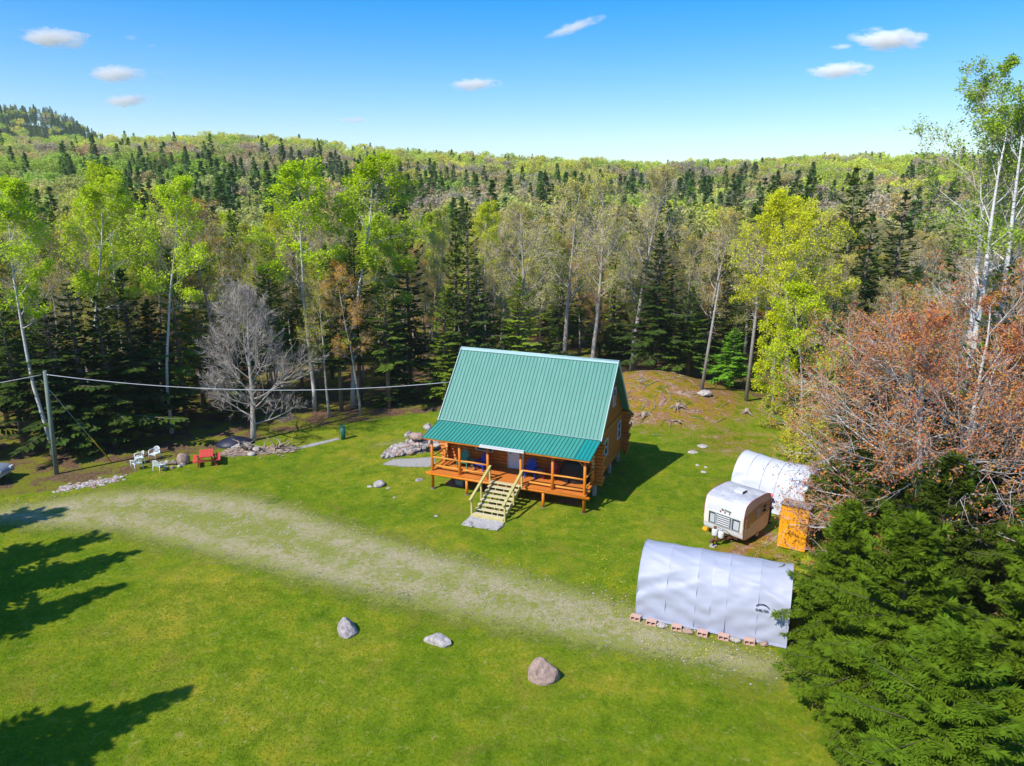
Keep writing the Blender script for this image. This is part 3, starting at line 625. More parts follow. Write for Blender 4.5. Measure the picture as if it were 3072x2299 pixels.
# ------------------------------------------------------------------ furniture
def adirondack(name, loc, rz, mat, label):
    t = empty(name, loc, rz, label, 'chair', 'plastic garden chairs on the cabin porch')
    mb = MB()
    for i in range(5): mb.bar((-0.26, -0.32 + i * 0.115, 0.36 - i * 0.035), (0.26, -0.32 + i * 0.115, 0.36 - i * 0.035), 0.1, 0.025)
    mb.build('seat', mat, t)
    mb = MB()
    for i in range(7):
        a = (i - 3) * 0.085; top = 1.0 - 0.028 * (i - 3) ** 2
        mb.bar((a * 0.75, 0.16, 0.26), (a * 1.12, 0.16 + (top - 0.26) * 0.34, top), 0.078, 0.02, 0, (0, 1, 0))
    mb.box((0, 0.30, 0.62), (0.5, 0.02, 0.06)); mb.build('backrest', mat, t)
    for s in (-1, 1):
        mb = MB(); mb.bar((s * 0.33, -0.42, 0.56), (s * 0.31, 0.32, 0.53), 0.12, 0.025); mb.build('armrest', mat, t)
        mb = MB(); mb.box((s * 0.30, -0.34, 0.27), (0.04, 0.1, 0.54)); mb.build('leg', mat, t)
        mb = MB(); mb.bar((s * 0.29, -0.36, 0.33), (s * 0.27, 0.5, 0.03), 0.035, 0.1); mb.bar((s * 0.29, 0.28, 0.1), (s * 0.29, 0.3, 0.53), 0.035, 0.06); mb.build('leg', mat, t)
    return t
DZ = 1.172
def onDeck(x, y): v = L2W(x, y, DZ); return v
adirondack('adirondack_chair', onDeck(1.85, 1.35), -HY + 0.15, 'greenchair', 'green slatted garden chair at the left end of the porch')
adirondack('adirondack_chair', onDeck(3.15, 1.35), -HY - 0.25, 'bluechair', 'blue slatted garden chair left of the porch stairs')
adirondack('adirondack_chair', onDeck(6.25, 1.45), -HY + 0.15, 'bluechair', 'blue slatted garden chair just right of the front door')
adirondack('adirondack_chair', onDeck(7.5, 1.5), -HY - 0.2, 'redchair', 'crimson slatted garden chair near the black cover')
def folding_table(loc, rz, label):
    t = empty('folding_table', loc, rz, label, 'table', 'small folding tables on the porch')
    mb = MB(); mb.box((0, 0, 0.5), (0.46, 0.42, 0.03)); mb.build('table_top', 'greyplastic', t)
    for y in (-0.17, 0.17):
        mb = MB(); mb.bar((-0.2, y, 0), (0.2, y, 0.49), 0.03, 0.02); mb.bar((0.2, y, 0), (-0.2, y, 0.49), 0.03, 0.02); mb.build('leg', 'greyplastic', t)
folding_table(onDeck(2.5, 1.35), -HY, 'small grey folding table between the green and blue chairs')
folding_table(onDeck(6.88, 1.45), -HY, 'small grey folding table between the blue and crimson chairs')
# black covered round-topped thing
n = 26; P = np.zeros((n, 15, 3))
for i in range(n):
    a = 2 * math.pi * i / (n - 1)
    for j in range(15):
        q = j / 14; rr = (1 - q ** 4.0) ** 0.5 * (1 + 0.035 * math.sin(a * 9 + q * 3)) + 0.001
        P[i, j] = (0.85 * rr * math.cos(a), 0.42 * rr * math.sin(a), 1.42 * q)
mb = MB(); mb.grid(P); cov = mb.build('covered_grill', 'black', None, onDeck(8.85, 1.65), -HY); tag(cov, 'black round-topped covered grill at the right end of the porch', 'covered grill')
mb = MB(); mb.box((0, 0, 0.16), (0.5, 0.42, 0.28)); mb.box((0, 0, 0.33), (0.56, 0.48, 0.05)); w = mb.build('storage_bin', 'greyplastic', None, L2W(1.7, 1.2, H(*L2W(1.7, 1.2)[:2])), -HY); tag(w, 'grey bin in the shade under the porch', 'bin')

def picnic(loc, rz):
    t = empty('picnic_table', loc, rz, 'red painted wooden picnic table by the edge of the woods', 'picnic table')
    mb = MB()
    for i in range(5): mb.box((-0.34 + i * 0.17, 0, 0.75), (0.155, 1.55, 0.04))
    mb.build('table_top', 'redwood', t)
    for s in (-1, 1):
        mb = MB(); mb.box((s * 0.72, 0, 0.45), (0.24, 1.55, 0.045)); mb.build('bench_seat', 'redwood', t)
        mb = MB(); y = s * 0.55
        mb.bar((-0.28, y, 0.72), (-0.6, y, 0), 0.09, 0.04, 0, (0, 1, 0)); mb.bar((0.28, y, 0.72), (0.6, y, 0), 0.09, 0.04, 0, (0, 1, 0)); mb.bar((-0.8, y, 0.4), (0.8, y, 0.4), 0.04, 0.1); mb.bar((-0.36, y, 0.7), (0.36, y, 0.7), 0.04, 0.09)
        mb.build('leg_frame', 'redwood', t)
g = G(622, 1392); picnic((g.x, g.y, g.z), R_(22))
def patio_chair(loc, rz, label):
    t = empty('patio_chair', loc, rz, label, 'chair', 'white plastic chairs round the fire pit')
    mb = MB(); mb.box((0, 0, 0.42), (0.46, 0.44, 0.03)); mb.box((0, -0.22, 0.40), (0.46, 0.03, 0.07)); mb.build('seat', 'whiteplastic', t)
    P = np.zeros((13, 5, 3)); mb = MB()
    for i in range(13):
        a = math.pi * (0.08 + 0.84 * i / 12)
        for j in range(5):
            h = 0.46 + (0.36 * math.sin(a) ** 0.6) * j / 4; P[i, j] = (0.27 * math.cos(a), 0.16 + 0.10 * math.sin(a) + 0.14 * (h - 0.46), h)
    arc = [tuple(P[i, 4]) for i in range(13)]
    mb.tube(arc, 0.028, 6)
    for i in range(1, 12, 1): mb.bar(tuple(P[i, 0]), tuple(P[i, 4]), 0.028, 0.012, 0, (0, 1, 0))
    mb.build('backrest', 'whiteplastic', t)
    for s in (-1, 1):
        mb = MB(); mb.tube([(s * 0.27, 0.2, 0.68), (s * 0.29, -0.05, 0.66), (s * 0.27, -0.22, 0.64)], 0.026, 6); mb.build('armrest', 'whiteplastic', t)
        mb = MB(); mb.tube([(s * 0.27, -0.22, 0.64), (s * 0.25, -0.24, 0)], 0.024, 6); mb.build('leg', 'whiteplastic', t)
        mb = MB(); mb.tube([(s * 0.24, 0.2, 0.46), (s * 0.26, 0.27, 0)], 0.024, 6); mb.build('leg', 'whiteplastic', t)
for (px, py, rz, lb) in ((412, 1408, -2.2, 'white plastic chair, leftmost and nearest of the four by the fire pit'), (420, 1391, -0.9, 'white plastic chair behind the leftmost one by the fire pit'), (466, 1378, -0.3, 'white plastic chair farthest back at the fire pit'), (478, 1414, 2.9, 'white plastic chair with its back to the camera at the fire pit')):
    g = G(px, py); patio_chair((g.x, g.y, g.z), rz, lb)
g = G(515, 1396)
for i in range(11):
    a = i / 11 * 6.283; rock('fire_pit_stone', (g.x + 0.75 * math.cos(a), g.y + 0.6 * math.sin(a), 0.08), (0.2, 0.15, 0.16), 70 + i, 'stone_pink' if i % 2 else 'stone_pale', 'rough stone in the ring of the fire pit', 'stone', a, 'stones ringing the fire pit', sub=2)
mb = MB(); mb.tube([(-0.5, -0.1, 0.1), (0.5, 0.15, 0.16)], 0.07, 8); mb.tube([(-0.3, 0.3, 0.12), (0.45, -0.2, 0.22)], 0.06, 8); tag(mb.build('charred_log', 'bark_dark', None, (g.x, g.y, 0.02)), 'dark charred logs lying in the fire pit', 'firewood')

# ------------------------------------------------------------------ utility pole, wires
pb = G(170, 1423)
pole = empty('utility_pole', (pb.x, pb.y, pb.z), 0, 'weathered greenish wooden utility pole at the left edge of the woods', 'utility pole')
mb = MB(); mb.tube([(0, 0, -0.2), (0.32, 0, 6.8)], [0.14, 0.11], 12); mb.build('mast', 'polewood', pole)
mb = MB(); mb.tube([(0.40, 0, 6.55), (0.53, 0, 6.55)], 0.04, 8); mb.build('insulator', 'white', pole)
def cable(name, a, b, sag, r, mat, label, cat='cable'):
    a = np.array(a, float); b = np.array(b, float); pts = []
    for i in range(33): t = i / 32; p = a + (b - a) * t; p[2] -= sag * 4 * t * (1 - t); pts.append(p)
    mb = MB(); mb.tube(pts, r, 6); return tag(mb.build(name, mat), label, cat)
top = np.array([pb.x + 0.48, pb.y, pb.z + 6.55]); e = L2W(-0.06, 3.5, 5.85)
cable('power_line', top, e[:], 0.75, 0.022, 'wire', 'thick service cable sagging from the utility pole to the cabin')
cable('power_line', top - np.array([0.4, 0, 0]), (-46, 38, 5.6), 0.5, 0.02, 'wire', 'cable running left from the utility pole out of view')
gy = G(337, 1389); gt = np.array([pb.x, pb.y, pb.z + 6.2])
cable('guy_wire', gt, (gy.x, gy.y, gy.z), 0.0, 0.012, 'wire', 'thin guy wire bracing the utility pole', 'guy wire')
ga = np.array([gy.x, gy.y, gy.z]); d = (gt - ga) / np.linalg.norm(gt - ga)
mb = MB(); mb.tube([ga + d * 0.05, ga + d * 2.5], 0.04, 8); tag(mb.build('guy_wire_guard', 'yellow'), 'yellow plastic guard round the foot of the guy wire', 'guard')
g = G(1030, 1318); mb = MB(); mb.tube([(0, 0, 0), (0, 0, 0.95)], 0.17, 12); mb.tube([(0, 0, 0.95), (0, 0, 1.0)], 0.2, 12); tag(mb.build('barrel', 'greenmetal', None, g), 'dark green metal drum at the back edge of the lawn', 'drum')
mb = MB(); P = np.zeros((20, 10, 3))
for i in range(20):
    for j in range(10):
        a = 6.2832 * i / 19; q = j / 9; P[i, j] = (1.3 * (1 - q ** 2) * math.cos(a) * (1 + .1 * math.sin(3 * a)), 0.8 * (1 - q ** 2) * math.sin(a), 0.7 * q)
mb.grid(P); g = G(705, 1335); tag(mb.build('tarp_heap', 'darktarp', None, g, 0.3), 'dark tarp covered heap under the trees beside the picnic table', 'covered heap')
# driftwood / root tangle
def gnarl(name, loc, n, L, seed, label, cat, r0=0.07, up=0.25, group=None, stump=False):
    r = random.Random(seed); mb = MB()
    if stump: mb.tube([(0, 0, -0.1), (0, 0, 0.2), (0.03, 0, 0.42)], [0.26, 0.19, 0.16], 10)
    for i in range(n):
        a = r.uniform(0, 6.28); p = Vector((r.uniform(-0.3, 0.3) * (0 if stump else 1.5), r.uniform(-0.2, 0.2), 0.12 if not stump else 0.2)); d = Vector((math.cos(a), math.sin(a), r.uniform(-0.1, up)))
        pts = [p.copy()]
        for k in range(5):
            d += Vector((r.uniform(-0.5, 0.5), r.uniform(-0.5, 0.5), r.uniform(-0.25, 0.15) - (0.12 if stump else 0))); d.normalize(); p = p + d * L / 5 * r.uniform(0.7, 1.2); p.z = max(p.z, -0.02); pts.append(p.copy())
        rr = r0 * r.uniform(0.5, 1.2); mb.tube([q[:] for q in pts], [rr, rr * .9, rr * .75, rr * .6, rr * .4, rr * .15], 6)
    return tag(mb.build(name, 'drift', None, loc), label, cat, group)
for i, (px, py, n, L, lb) in enumerate(((728, 1352, 11, 1.1, 'tangle of weathered roots beneath the bare maple'), (778, 1350, 9, 1.2, 'pile of bleached driftwood right of the bare maple'), (846, 1346, 12, 1.1, 'small upright root tangle at the left end of the gravel strip'))):
    g = G(px, py); gnarl('root_tangle', (g.x, g.y, g.z), n, L, 5 + i, lb, 'dead wood', 0.07, 0.9)
cw = MB(); rr = random.Random(4)
for i, (px, py, s, lb) in enumerate(((712, 1345, .38, 'left one of the pale stones among the roots under the bare maple'), (742, 1340, .42, 'middle pale stone at the trunk of the bare maple'), (770, 1352, .36, 'right one of the pale stones by the driftwood'), (757, 1366, .3, 'nearest pale stone in front of the driftwood'))):
    g = G(px, py); rock('stone', (g.x, g.y, g.z + s * .2), (s * 1.2, s * .8, s * .7), 130 + i, 'stone_pale', lb, 'stone', i, sub=2)
for i in range(120):
    x = rr.uniform(-20, -15.2); y = 47.2 + (x + 20) * 0.16 + rr.gauss(0, 0.45); a = rr.uniform(-0.6, 0.6); L = rr.uniform(0.3, 1.5); z = H(x, y)
    cw.tube([(x - L / 3 * math.cos(a), y - L / 3 * math.sin(a), z + 0.04), (x, y, z + 0.06), (x + L / 3 * math.cos(a), y + L / 3 * math.sin(a), z + rr.uniform(0.03, .12))], [0.025, 0.035, 0.015], 5)
tag(cw.build('wood_debris', 'drift'), 'litter of sticks and bark chips below the bare maple', None, None, 'stuff')
for i, (px, py, n, lb) in enumerate(((1935, 1182, 12, 'weathered stump with spreading roots on the left of the mound'), (2036, 1186, 12, 'pale stump with splayed roots in the middle of the mound slope'), (1890, 1225, 9, 'bleached root star low on the mound beside the cabin roof'), (2022, 1258, 9, 'pale root clump at the foot of the mound'), (1925, 1142, 8, 'root clump near the crest of the mound'), (2240, 1240, 8, 'dark overturned root plate at the right foot of the mound'))):
    g = G(px, py); gnarl('tree_stump', (g.x, g.y, g.z), n, 1.0 if i < 2 else 0.8, 50 + i, lb, 'stump', 0.06, 0.3, None, i < 3 or i == 5)
cw = MB()
for i in range(110):
    x = rr.gauss(12.0, 3.2); y = rr.gauss(57.5, 2.6); z = H(x, y); a = rr.uniform(-1.5, 1.5); L = rr.uniform(0.3, 1.6)
    if (x - 4) < 0: continue
    p = [(x + k * L / 2 * math.cos(a), y + k * L / 2 * math.sin(a)) for k in (-1, 0, 1)]
    cw.tube([(q[0], q[1], H(*q) + 0.05) for q in p], [0.02, 0.03, 0.01], 5)
tag(cw.build('wood_debris', 'drift'), 'bleached sticks and roots strewn over the mound', None, None, 'stuff')

# ------------------------------------------------------------------ arched fabric shelters
def tarp_mat(name, c):
    m, t, bs = newmat(name); MT[name] = m
    f = tex(t, 1.5, 4, 0.6); lk(t, ramp(t, f, [(0.3, tuple(x * 0.93 for x in c)), (0.7, c)]), bs.inputs['Base Color'])
    bs.inputs['Roughness'].default_value = 0.55
tarp_mat('grey_tarp', (0.36, 0.38, 0.47)); tarp_mat('white_tarp', (0.52, 0.54, 0.60))
tarp_mat('tarp_seam', (0.38, 0.41, 0.54))
def shelter(A, d, L, hw, h, mat, label, seed, drop=0.0, wr=1.0):
    A = Vector(A); d = Vector(d).normalized(); rz = math.atan2(d.y, d.x)
    t = empty('fabric_shelter', A, rz, label, 'shelter', 'arched fabric shelters at the right of the clearing')
    nu, nv = 150, 90; P = np.zeros((nu, nv, 3)); nb = 5
    us = np.linspace(0, L, nu); th = np.linspace(0, math.pi, nv)
    for i, u in enumerate(us):
        fr = (u / L * nb) % 1.0; sag = -math.sin(math.pi * fr) ** 0.7 if fr > 0 else 0
        for j, a in enumerate(th):
            c, s = math.cos(a), math.sin(a); y = hw * (1 - abs(c) ** (2 / 2.2) * (1 if c > 0 else -1)); z = h * s ** (2 / 2.2)
            q = j / (nv - 1)
            q2 = min(q, 1 - q) * 2
            fold = 0
            for k in range(3):
                ph = seed + k * 2.1; xx = (u / L - 0.5) * 2
                w = (q2 - 0.15 - 0.75 * (0.5 - abs(xx) * 0.5) - 0.11 * k + 0.10 * noise.noise(Vector((u * 0.7, k * 5.0, seed)))) / 0.05
                fold += math.exp(-w * w) * (0.8 if k != 1 else -0.6) * abs(xx) ** 0.5
            w2 = noise.noise(Vector((u * 0.9 + q2 * 3, q2 * 9 - u * 0.9 * (1 if u > L / 2 else -1), seed))) + 0.5 * noise.noise(Vector((u * 2.0, q2 * 16, seed + 3)))
            dd = 0.032 * sag * (s * 0.8 + 0.2) + wr * (0.07 * fold + 0.05 * w2 * (1.4 - q2))
            ny = -c * 0.9 if True else 0; nz = s
            zz = z + nz * dd - drop * math.exp(-((u / L - 0.45) / 0.35) ** 2) * s
            P[i, j] = (u, y + ny * dd, max(zz, 0.02))
    mb = MB(); mb.grid(P[:, ::-1]); mb.build('cover', mat, t)
    for u, e in ((0.04, -1), (L - 0.04, 1)):
        prof = [(hw * (1 - abs(math.cos(a)) ** 0.909 * (1 if math.cos(a) > 0 else -1)), h * math.sin(a) ** 0.909) for a in np.linspace(0, math.pi, 30)]
        prof = [(hw + (p[0] - hw) * 0.985, p[1] * 0.985) for p in prof]
        mb = MB(); mb.prism(prof, u - 0.01, u + 0.01, 0); mb.build('end_panel', mat, t)
    for k in range(nb + 1):
        u = 0.0 + L * k / nb; u = min(max(u, 0.02), L - 0.02)
        pts = [(u, hw * (1 - abs(math.cos(a)) ** 0.909 * (1 if math.cos(a) > 0 else -1)), h * math.sin(a) ** 0.909) for a in np.linspace(0.0, math.pi, 30)]
        if k in (0, nb): pts = [(p[0] + (-0.015 if k == 0 else 0.015), p[1], p[2]) for p in pts]
        mb = MB(); mb.tube(pts, 0.012, 6); mb.build('frame_rib', 'tarp_seam' if mat == 'grey_tarp' else 'white_tarp', t)
    mb = MB(); mb.box((L / 2, -0.06, 0.03), (L, 0.14, 0.03)); mb.build('ground_skirt', mat, t)
    return t
s1 = shelter((5.33, 27.48, 0), (5.287, -2.022, 0), 6.1, 1.6, 2.72, 'grey_tarp', 'big silver-grey arched fabric shelter in the right foreground, held down by blocks', 1.0)
s2d = Vector((2.714, -2.698, 0)).normalized(); s2p = Vector((-s2d.y, s2d.x, 0)); s2A = Vector((14.05, 41.03, 0)) - s2p * 1.6 
shelter(s2A, s2d, 4.4, 1.6, 2.65, 'white_tarp', 'white arched fabric shelter behind the caravan', 7.0, 0.12, 0.7)
# logo on the near side
def s1pt(u, a): return (u, 1.6 * (1 - abs(math.cos(a)) ** 0.909), 2.72 * math.sin(a) ** 0.909)
a0 = R_(27); p = s1pt(5.05, a0); q = s1pt(5.05, a0 + 0.05); tilt = math.atan2(q[2] - p[2], q[1] - p[1])
nrm = Vector((0, -math.sin(tilt), math.cos(tilt)))
lo = Vector(p) + nrm * 0.07
text_mesh('lettering', 'SHELTER', 0.13, 'black', s1, lo, (tilt, 0, 0))
mb = MB(); upv = Vector((0, math.cos(tilt), math.sin(tilt)))
pts = [lo + upv * (0.06 + 0.20 * math.sin(a)) + Vector((0.27 * math.cos(a), 0, 0)) for a in np.linspace(0.35, 2.7, 12)]
for i in range(11): mb.bar(pts[i], pts[i + 1], 0.035, 0.01, 0, nrm)
mb.build('emblem', 'black', s1)
# hollow blocks along the near skirt
dv = Vector((5.287, -2.022, 0)).normalized(); pv = Vector((-dv.y, dv.x, 0)); brz = math.atan2(dv.y, dv.x)
def hollow_block(loc, rz, label):
    mb = MB(); L, Wd, Hh = 0.42, 0.24, 0.21; w = 0.04
    for x in (-L / 2 + w / 2, 0, L / 2 - w / 2): mb.box((x, 0, Hh / 2), (w, Wd, Hh - 0.072))
    mb.box((0, 0, 0.018), (L, Wd, 0.036)); mb.box((0, 0, Hh - 0.018), (L, Wd, 0.036)); mb.box((0, Wd / 2 + 0.004, Hh / 2), (L, 0.01, Hh))
    o = mb.build('hollow_block', 'block', None, loc, rz); return tag(o, label, 'block', 'hollow blocks weighing down the grey shelter')
def B(px, py): return G(px, py)
for i, (px, py) in enumerate(((1907, 1860), (1954, 1874), (2029, 1890), (2107, 1907), (2170, 1918), (2247, 1932))):
    g = B(px, py); hollow_block((g.x, g.y, g.z), brz + (i % 3 - 1) * 0.08, ['first', 'second', 'third', 'fourth', 'fifth', 'sixth'][i] + ' terracotta hollow block from the left along the grey shelter')
for i, (px, py, m, lb) in enumerate(((1986, 1884, 'stone_pale', 'flat pale stone between the second and third hollow blocks'), (2063, 1901, 'stone_pink', 'brown stone between the third and fourth hollow blocks'), (2204, 1926, 'stone_pale', 'white stone between the fifth and sixth hollow blocks'), (2290, 1938, 'stone_pink', 'reddish stone at the right end of the grey shelter skirt'))):
    g = B(px, py); rock('stone', (g.x, g.y, 0.07), (0.24, 0.14, 0.15), 90 + i, m, lb, 'stone', brz, sub=2)

# ------------------------------------------------------------------ outhouse
ob = G(2330.6, 1640); od = (Vector((14.75, 33.2, 0)) - Vector((13.68, 33.87, 0))).normalized()
out = empty('tool_shed', (ob.x, ob.y, 0), math.atan2(od.y, od.x), 'narrow bright orange wooden shed with corrugated roof beside the caravan', 'shed')
mb = MB(); mb.prism([(0, 0.05), (1.25, 0.05), (1.25, 2.18), (0, 2.38)], 0.0, 1.35, 0); mb.build('wall', 'orange', out)
mb = MB()
for x in (0.32, 0.66, 1.0): mb.box((x, -0.004, 1.2), (0.014, 0.012, 2.28))
mb.build('board_joint', 'orange_dark', out)
mb = MB(); mb.box((0.50, -0.014, 1.18), (0.68, 0.02, 2.0)); dd = mb.build('door', 'orange', out)
mb = MB(); mb.box((0.50, -0.028, 1.18), (0.012, 0.01, 1.98)); mb.box((0.165, -0.026, 1.18), (0.012, 0.008, 1.98)); mb.box((0.835, -0.026, 1.18), (0.012, 0.008, 1.98)); mb.build('board_joint', 'orange_dark', dd)
mb = MB(); mb.box((0.33, -0.05, 0.92), (0.26, 0.05, 0.05), Matrix.Rotation(0.12, 3, 'Y')); mb.build('latch', 'orange', dd)
n = 48; P = np.zeros((n, 2, 3))
for i in range(n):
    x = -0.06 + 1.47 * i / (n - 1); zz = 0.016 * math.sin(i / (n - 1) * 2 * math.pi * 11)
    P[i, 0] = (x, -0.1, 2.42 + zz); P[i, 1] = (x, 1.35, 2.20 + zz)
mb = MB(); mb.grid(P); P2 = P.copy(); P2[..., 2] -= 0.02; mb.grid(P2[::-1]); mb.build('roof', 'corrug', out)

# ------------------------------------------------------------------ caravan (local: x across, y to the back)
cv = empty('caravan', (10.98, 34.39, 0), R_(-45.8), 'old white rounded caravan with rusty roof marks, parked beside the orange shed', 'caravan')
def smooth_prof(p, n=5):
    out_ = []
    for k in range(len(p)):
        a, b, c = np.array(p[k - 1]), np.array(p[k]), np.array(p[(k + 1) % len(p)])
        p0 = b + (a - b) * 0.33; p1 = b + (c - b) * 0.33
        for s in np.linspace(0, 1, n): out_.append(tuple((1 - s) ** 2 * p0 + 2 * s * (1 - s) * b + s * s * p1))
    return out_
raw = [(0.35, 0.36), (0.02, 0.48), (-0.04, 1.0), (-0.02, 1.75), (0.12, 2.26), (0.75, 2.44), (2.2, 2.42), (2.9, 2.28), (2.93, 1.2), (2.85, 0.36)]
prof = smooth_prof(raw)
def zin(p): return p
CW = 1.135
def cmat():
    m, t, bs = newmat('caravan_white'); MT['caravan_white'] = m
    f = tex(t, 1.5, 5, 0.7); lk(t, ramp(t, f, [(0.3, (0.50, 0.49, 0.49)), (0.6, (0.64, 0.63, 0.62))]), bs.inputs['Base Color']); bs.inputs['Roughness'].default_value = 0.4
    m, t, bs = newmat('caravan_roof'); MT['caravan_roof'] = m
    f = tex(t, 3.5, 7, 0.8, 0.8, stretch=(1, 2.6, 1)); f2 = tex(t, 1.1, 4, 0.7)
    c = mixc(t, ramp(t, f, [(0.56, (0, 0, 0)), (0.66, (1, 1, 1))]), ramp(t, f2, [(0.35, (0.36, 0.37, 0.43)), (0.65, (0.56, 0.56, 0.58))]), (0.15, 0.14, 0.14))
    lk(t, c, bs.inputs['Base Color']); bs.inputs['Roughness'].default_value = 0.6
cmat(); cv.scale = (1, 0.94, 1)
MT['cv_beige'] = M('caravan_beige', (0.74, 0.60, 0.50), 0.5, 0.06); MT['cv_tan'] = M('caravan_tan', (0.52, 0.31, 0.13), 0.5, 0.08); MT['cv_cream'] = M('caravan_cream', (0.72, 0.66, 0.52), 0.5, 0.05)
MT['alu'] = M('window_aluminium', (0.42, 0.44, 0.47), 0.4, 0.06, metal=0.3); MT['curtain'] = M('curtain', (0.45, 0.46, 0.48), 0.8, 0.45, 9, stretch=(4, 4, 0.4)); MT['letters'] = M('green_lettering', (0.02, 0.10, 0.05), 0.5, 0.1); MT['redtrim'] = M('red_trim', (0.30, 0.05, 0.05), 0.5, 0.1)
mb = MB(); np_ = len(prof)
V = [(x, p[0], p[1]) for x in (-CW, CW) for p in prof]
F = np.array([[i, (i + 1) % np_, np_ + (i + 1) % np_, np_ + i] for i in range(np_)])
mi = []
for i in range(np_):
    z = (prof[i][1] + prof[(i + 1) % np_][1]) / 2; y = (prof[i][0] + prof[(i + 1) % np_][0]) / 2
    mb_z = 1 if (z > 2.27 and y > 0.15) else 0
    mi.append(mb_z)
mb.add(V, F[:, ::-1], 0, True); mb.mi[-1] = np.zeros(len(F), int)
body = mb.build('body', ['caravan_white'], cv)
mb = MB(); top_ = [p for p in prof if p[1] > 2.2 and p[0] > 0.05 and p[0] < 2.92]; top_.sort()
P = np.array([[(x, p[0], p[1] + 0.006) for p in top_] for x in np.linspace(-CW + 0.03, CW - 0.03, 3)]); mb.grid(P); mb.build('roof', 'caravan_roof', cv)
for s in (1, -1):
    mb = MB(); mb.add([(s * (CW - 0.0), p[0], p[1]) for p in prof], [list(range(np_)) if s < 0 else list(range(np_))[::-1]]); pn = mb.build('side_panel', 'cv_beige', cv)
    mb = MB(); mb.add([(s * (CW + 0.006), y, z) for y, z in ((0.0, 1.05), (2.915, 1.3), (2.90, 1.95), (1.6, 2.0), (0.0, 1.72))], [[0, 1, 2, 3, 4] if s > 0 else [4, 3, 2, 1, 0]]); mb.build('stripe', 'cv_tan', pn)
    mb = MB(); mb.tube([(s * CW, p[0], p[1]) for p in prof] + [(s * CW, prof[0][0], prof[0][1])], 0.018, 6, cap=False); mb.build('edge_trim', 'redtrim', pn)
for (y0, y1, z0, z1, m) in ((0.16, 0.66, 0.98, 1.56, 'cv_tan'), (1.28, 1.74, 1.30, 1.82, 'curtain'), (1.98, 2.40, 1.40, 1.86, 'glass')):
    mb = MB(); mb.box((CW + 0.015, (y0 + y1) / 2, (z0 + z1) / 2), (0.03, y1 - y0, z1 - z0)); w = mb.build('window', 'alu', cv)
    mb = MB(); mb.box((CW + 0.03, (y0 + y1) / 2, (z0 + z1) / 2), (0.012, y1 - y0 - 0.07, z1 - z0 - 0.07)); mb.build('pane', m, w)
    if m == 'glass':
        mb = MB(); mb.box((CW + 0.04, (y0 + y1) / 2, (z0 + z1) / 2), (0.012, y1 - y0 - 0.07, 0.035)); mb.build('glazing_bar', 'alu', w)
def fx(f): return -CW + 2 * CW * f
fy = -0.05
mb = MB(); mb.box((0, fy + 0.005, 1.19), (2 * CW - 0.1, 0.02, 0.7)); mb.build('beige_band', 'cv_cream', cv)
mb = MB(); mb.box((fx(0.53), fy - 0.005, 1.19), (2 * CW * 0.80, 0.02, 0.68)); mb.build('window_surround', 'alu', cv)
for f0, f1, m in ((0.145, 0.30, 'curtain'), (0.735, 0.91, 'curtain')):
    mb = MB(); mb.box((fx((f0 + f1) / 2), fy - 0.018, 1.2), ((f1 - f0) * 2 * CW, 0.025, 0.58)); w = mb.build('window', 'glass', cv)
    mb = MB(); mb.box((fx((f0 + f1) / 2 + 0.012), fy - 0.032, 1.18), ((f1 - f0) * 2 * CW - 0.1, 0.012, 0.47)); mb.build('pane', m, w)
mb = MB(); mb.box((fx(0.515), fy - 0.018, 1.2), (0.355 * 2 * CW, 0.025, 0.58)); w = mb.build('window', 'glass', cv)
mb = MB()
for k in range(5): mb.box((fx(0.515), fy - 0.04, 0.96 + k * 0.115), (0.33 * 2 * CW, 0.035, 0.07), Matrix.Rotation(0.5, 3, 'X'))
mb.build('louvre', 'white', w)
text_mesh('lettering', 'Ba Prime', 0.15, 'letters', cv, (fx(0.56), -0.055, 1.80), (R_(90), 0, 0))
for k, f in enumerate((0.42, 0.53, 0.645)):
    mb = MB(); mb.prism([(fx(f) - 0.028, 1.66), (fx(f), 1.61), (fx(f) + 0.028, 1.66), (fx(f) + 0.032, 1.71), (fx(f), 1.73), (fx(f) - 0.032, 1.71)], -0.055, -0.07, 1); mb.build('ornament', 'redtrim', cv)
mb = MB(); mb.box((0.15, 1.35, 2.52), (0.46, 0.5, 0.13)); v_ = mb.build('roof_vent', 'white', cv)
mb = MB(); mb.box((0.39, 1.35, 2.51), (0.02, 0.42, 0.07)); mb.build('vent_grille', 'black', v_)
for s in (-1, 1):
    mb = MB(); mb.tube([(s * (CW - 0.22), 1.7, 0.33), (s * (CW - 0.02), 1.7, 0.33)], 0.33, 20); w = mb.build('wheel', 'tyre', cv)
    mb = MB(); mb.tube([(s * (CW - 0.1), 1.7, 0.33), (s * (CW), 1.7, 0.33)], 0.17, 16); mb.build('rim', 'alloy', w)
mb = MB(); mb.box((0, 1.5, 0.34), (1.5, 2.6, 0.08)); mb.bar((-0.45, 0.2, 0.33), (0.0, -1.0, 0.36), 0.07, 0.09); mb.bar((0.45, 0.2, 0.33), (0.0, -1.0, 0.36), 0.07, 0.09); mb.box((0, -1.08, 0.38), (0.12, 0.28, 0.12)); mb.tube([(0, -0.9, 0.0), (0, -0.9, 0.62)], 0.035, 8); mb.build('tow_hitch', 'rust', cv)
mb = MB(); mb.box((0, -0.9, 0.04), (0.3, 0.3, 0.1)); mb.build('jack_pad', 'concrete', cv)
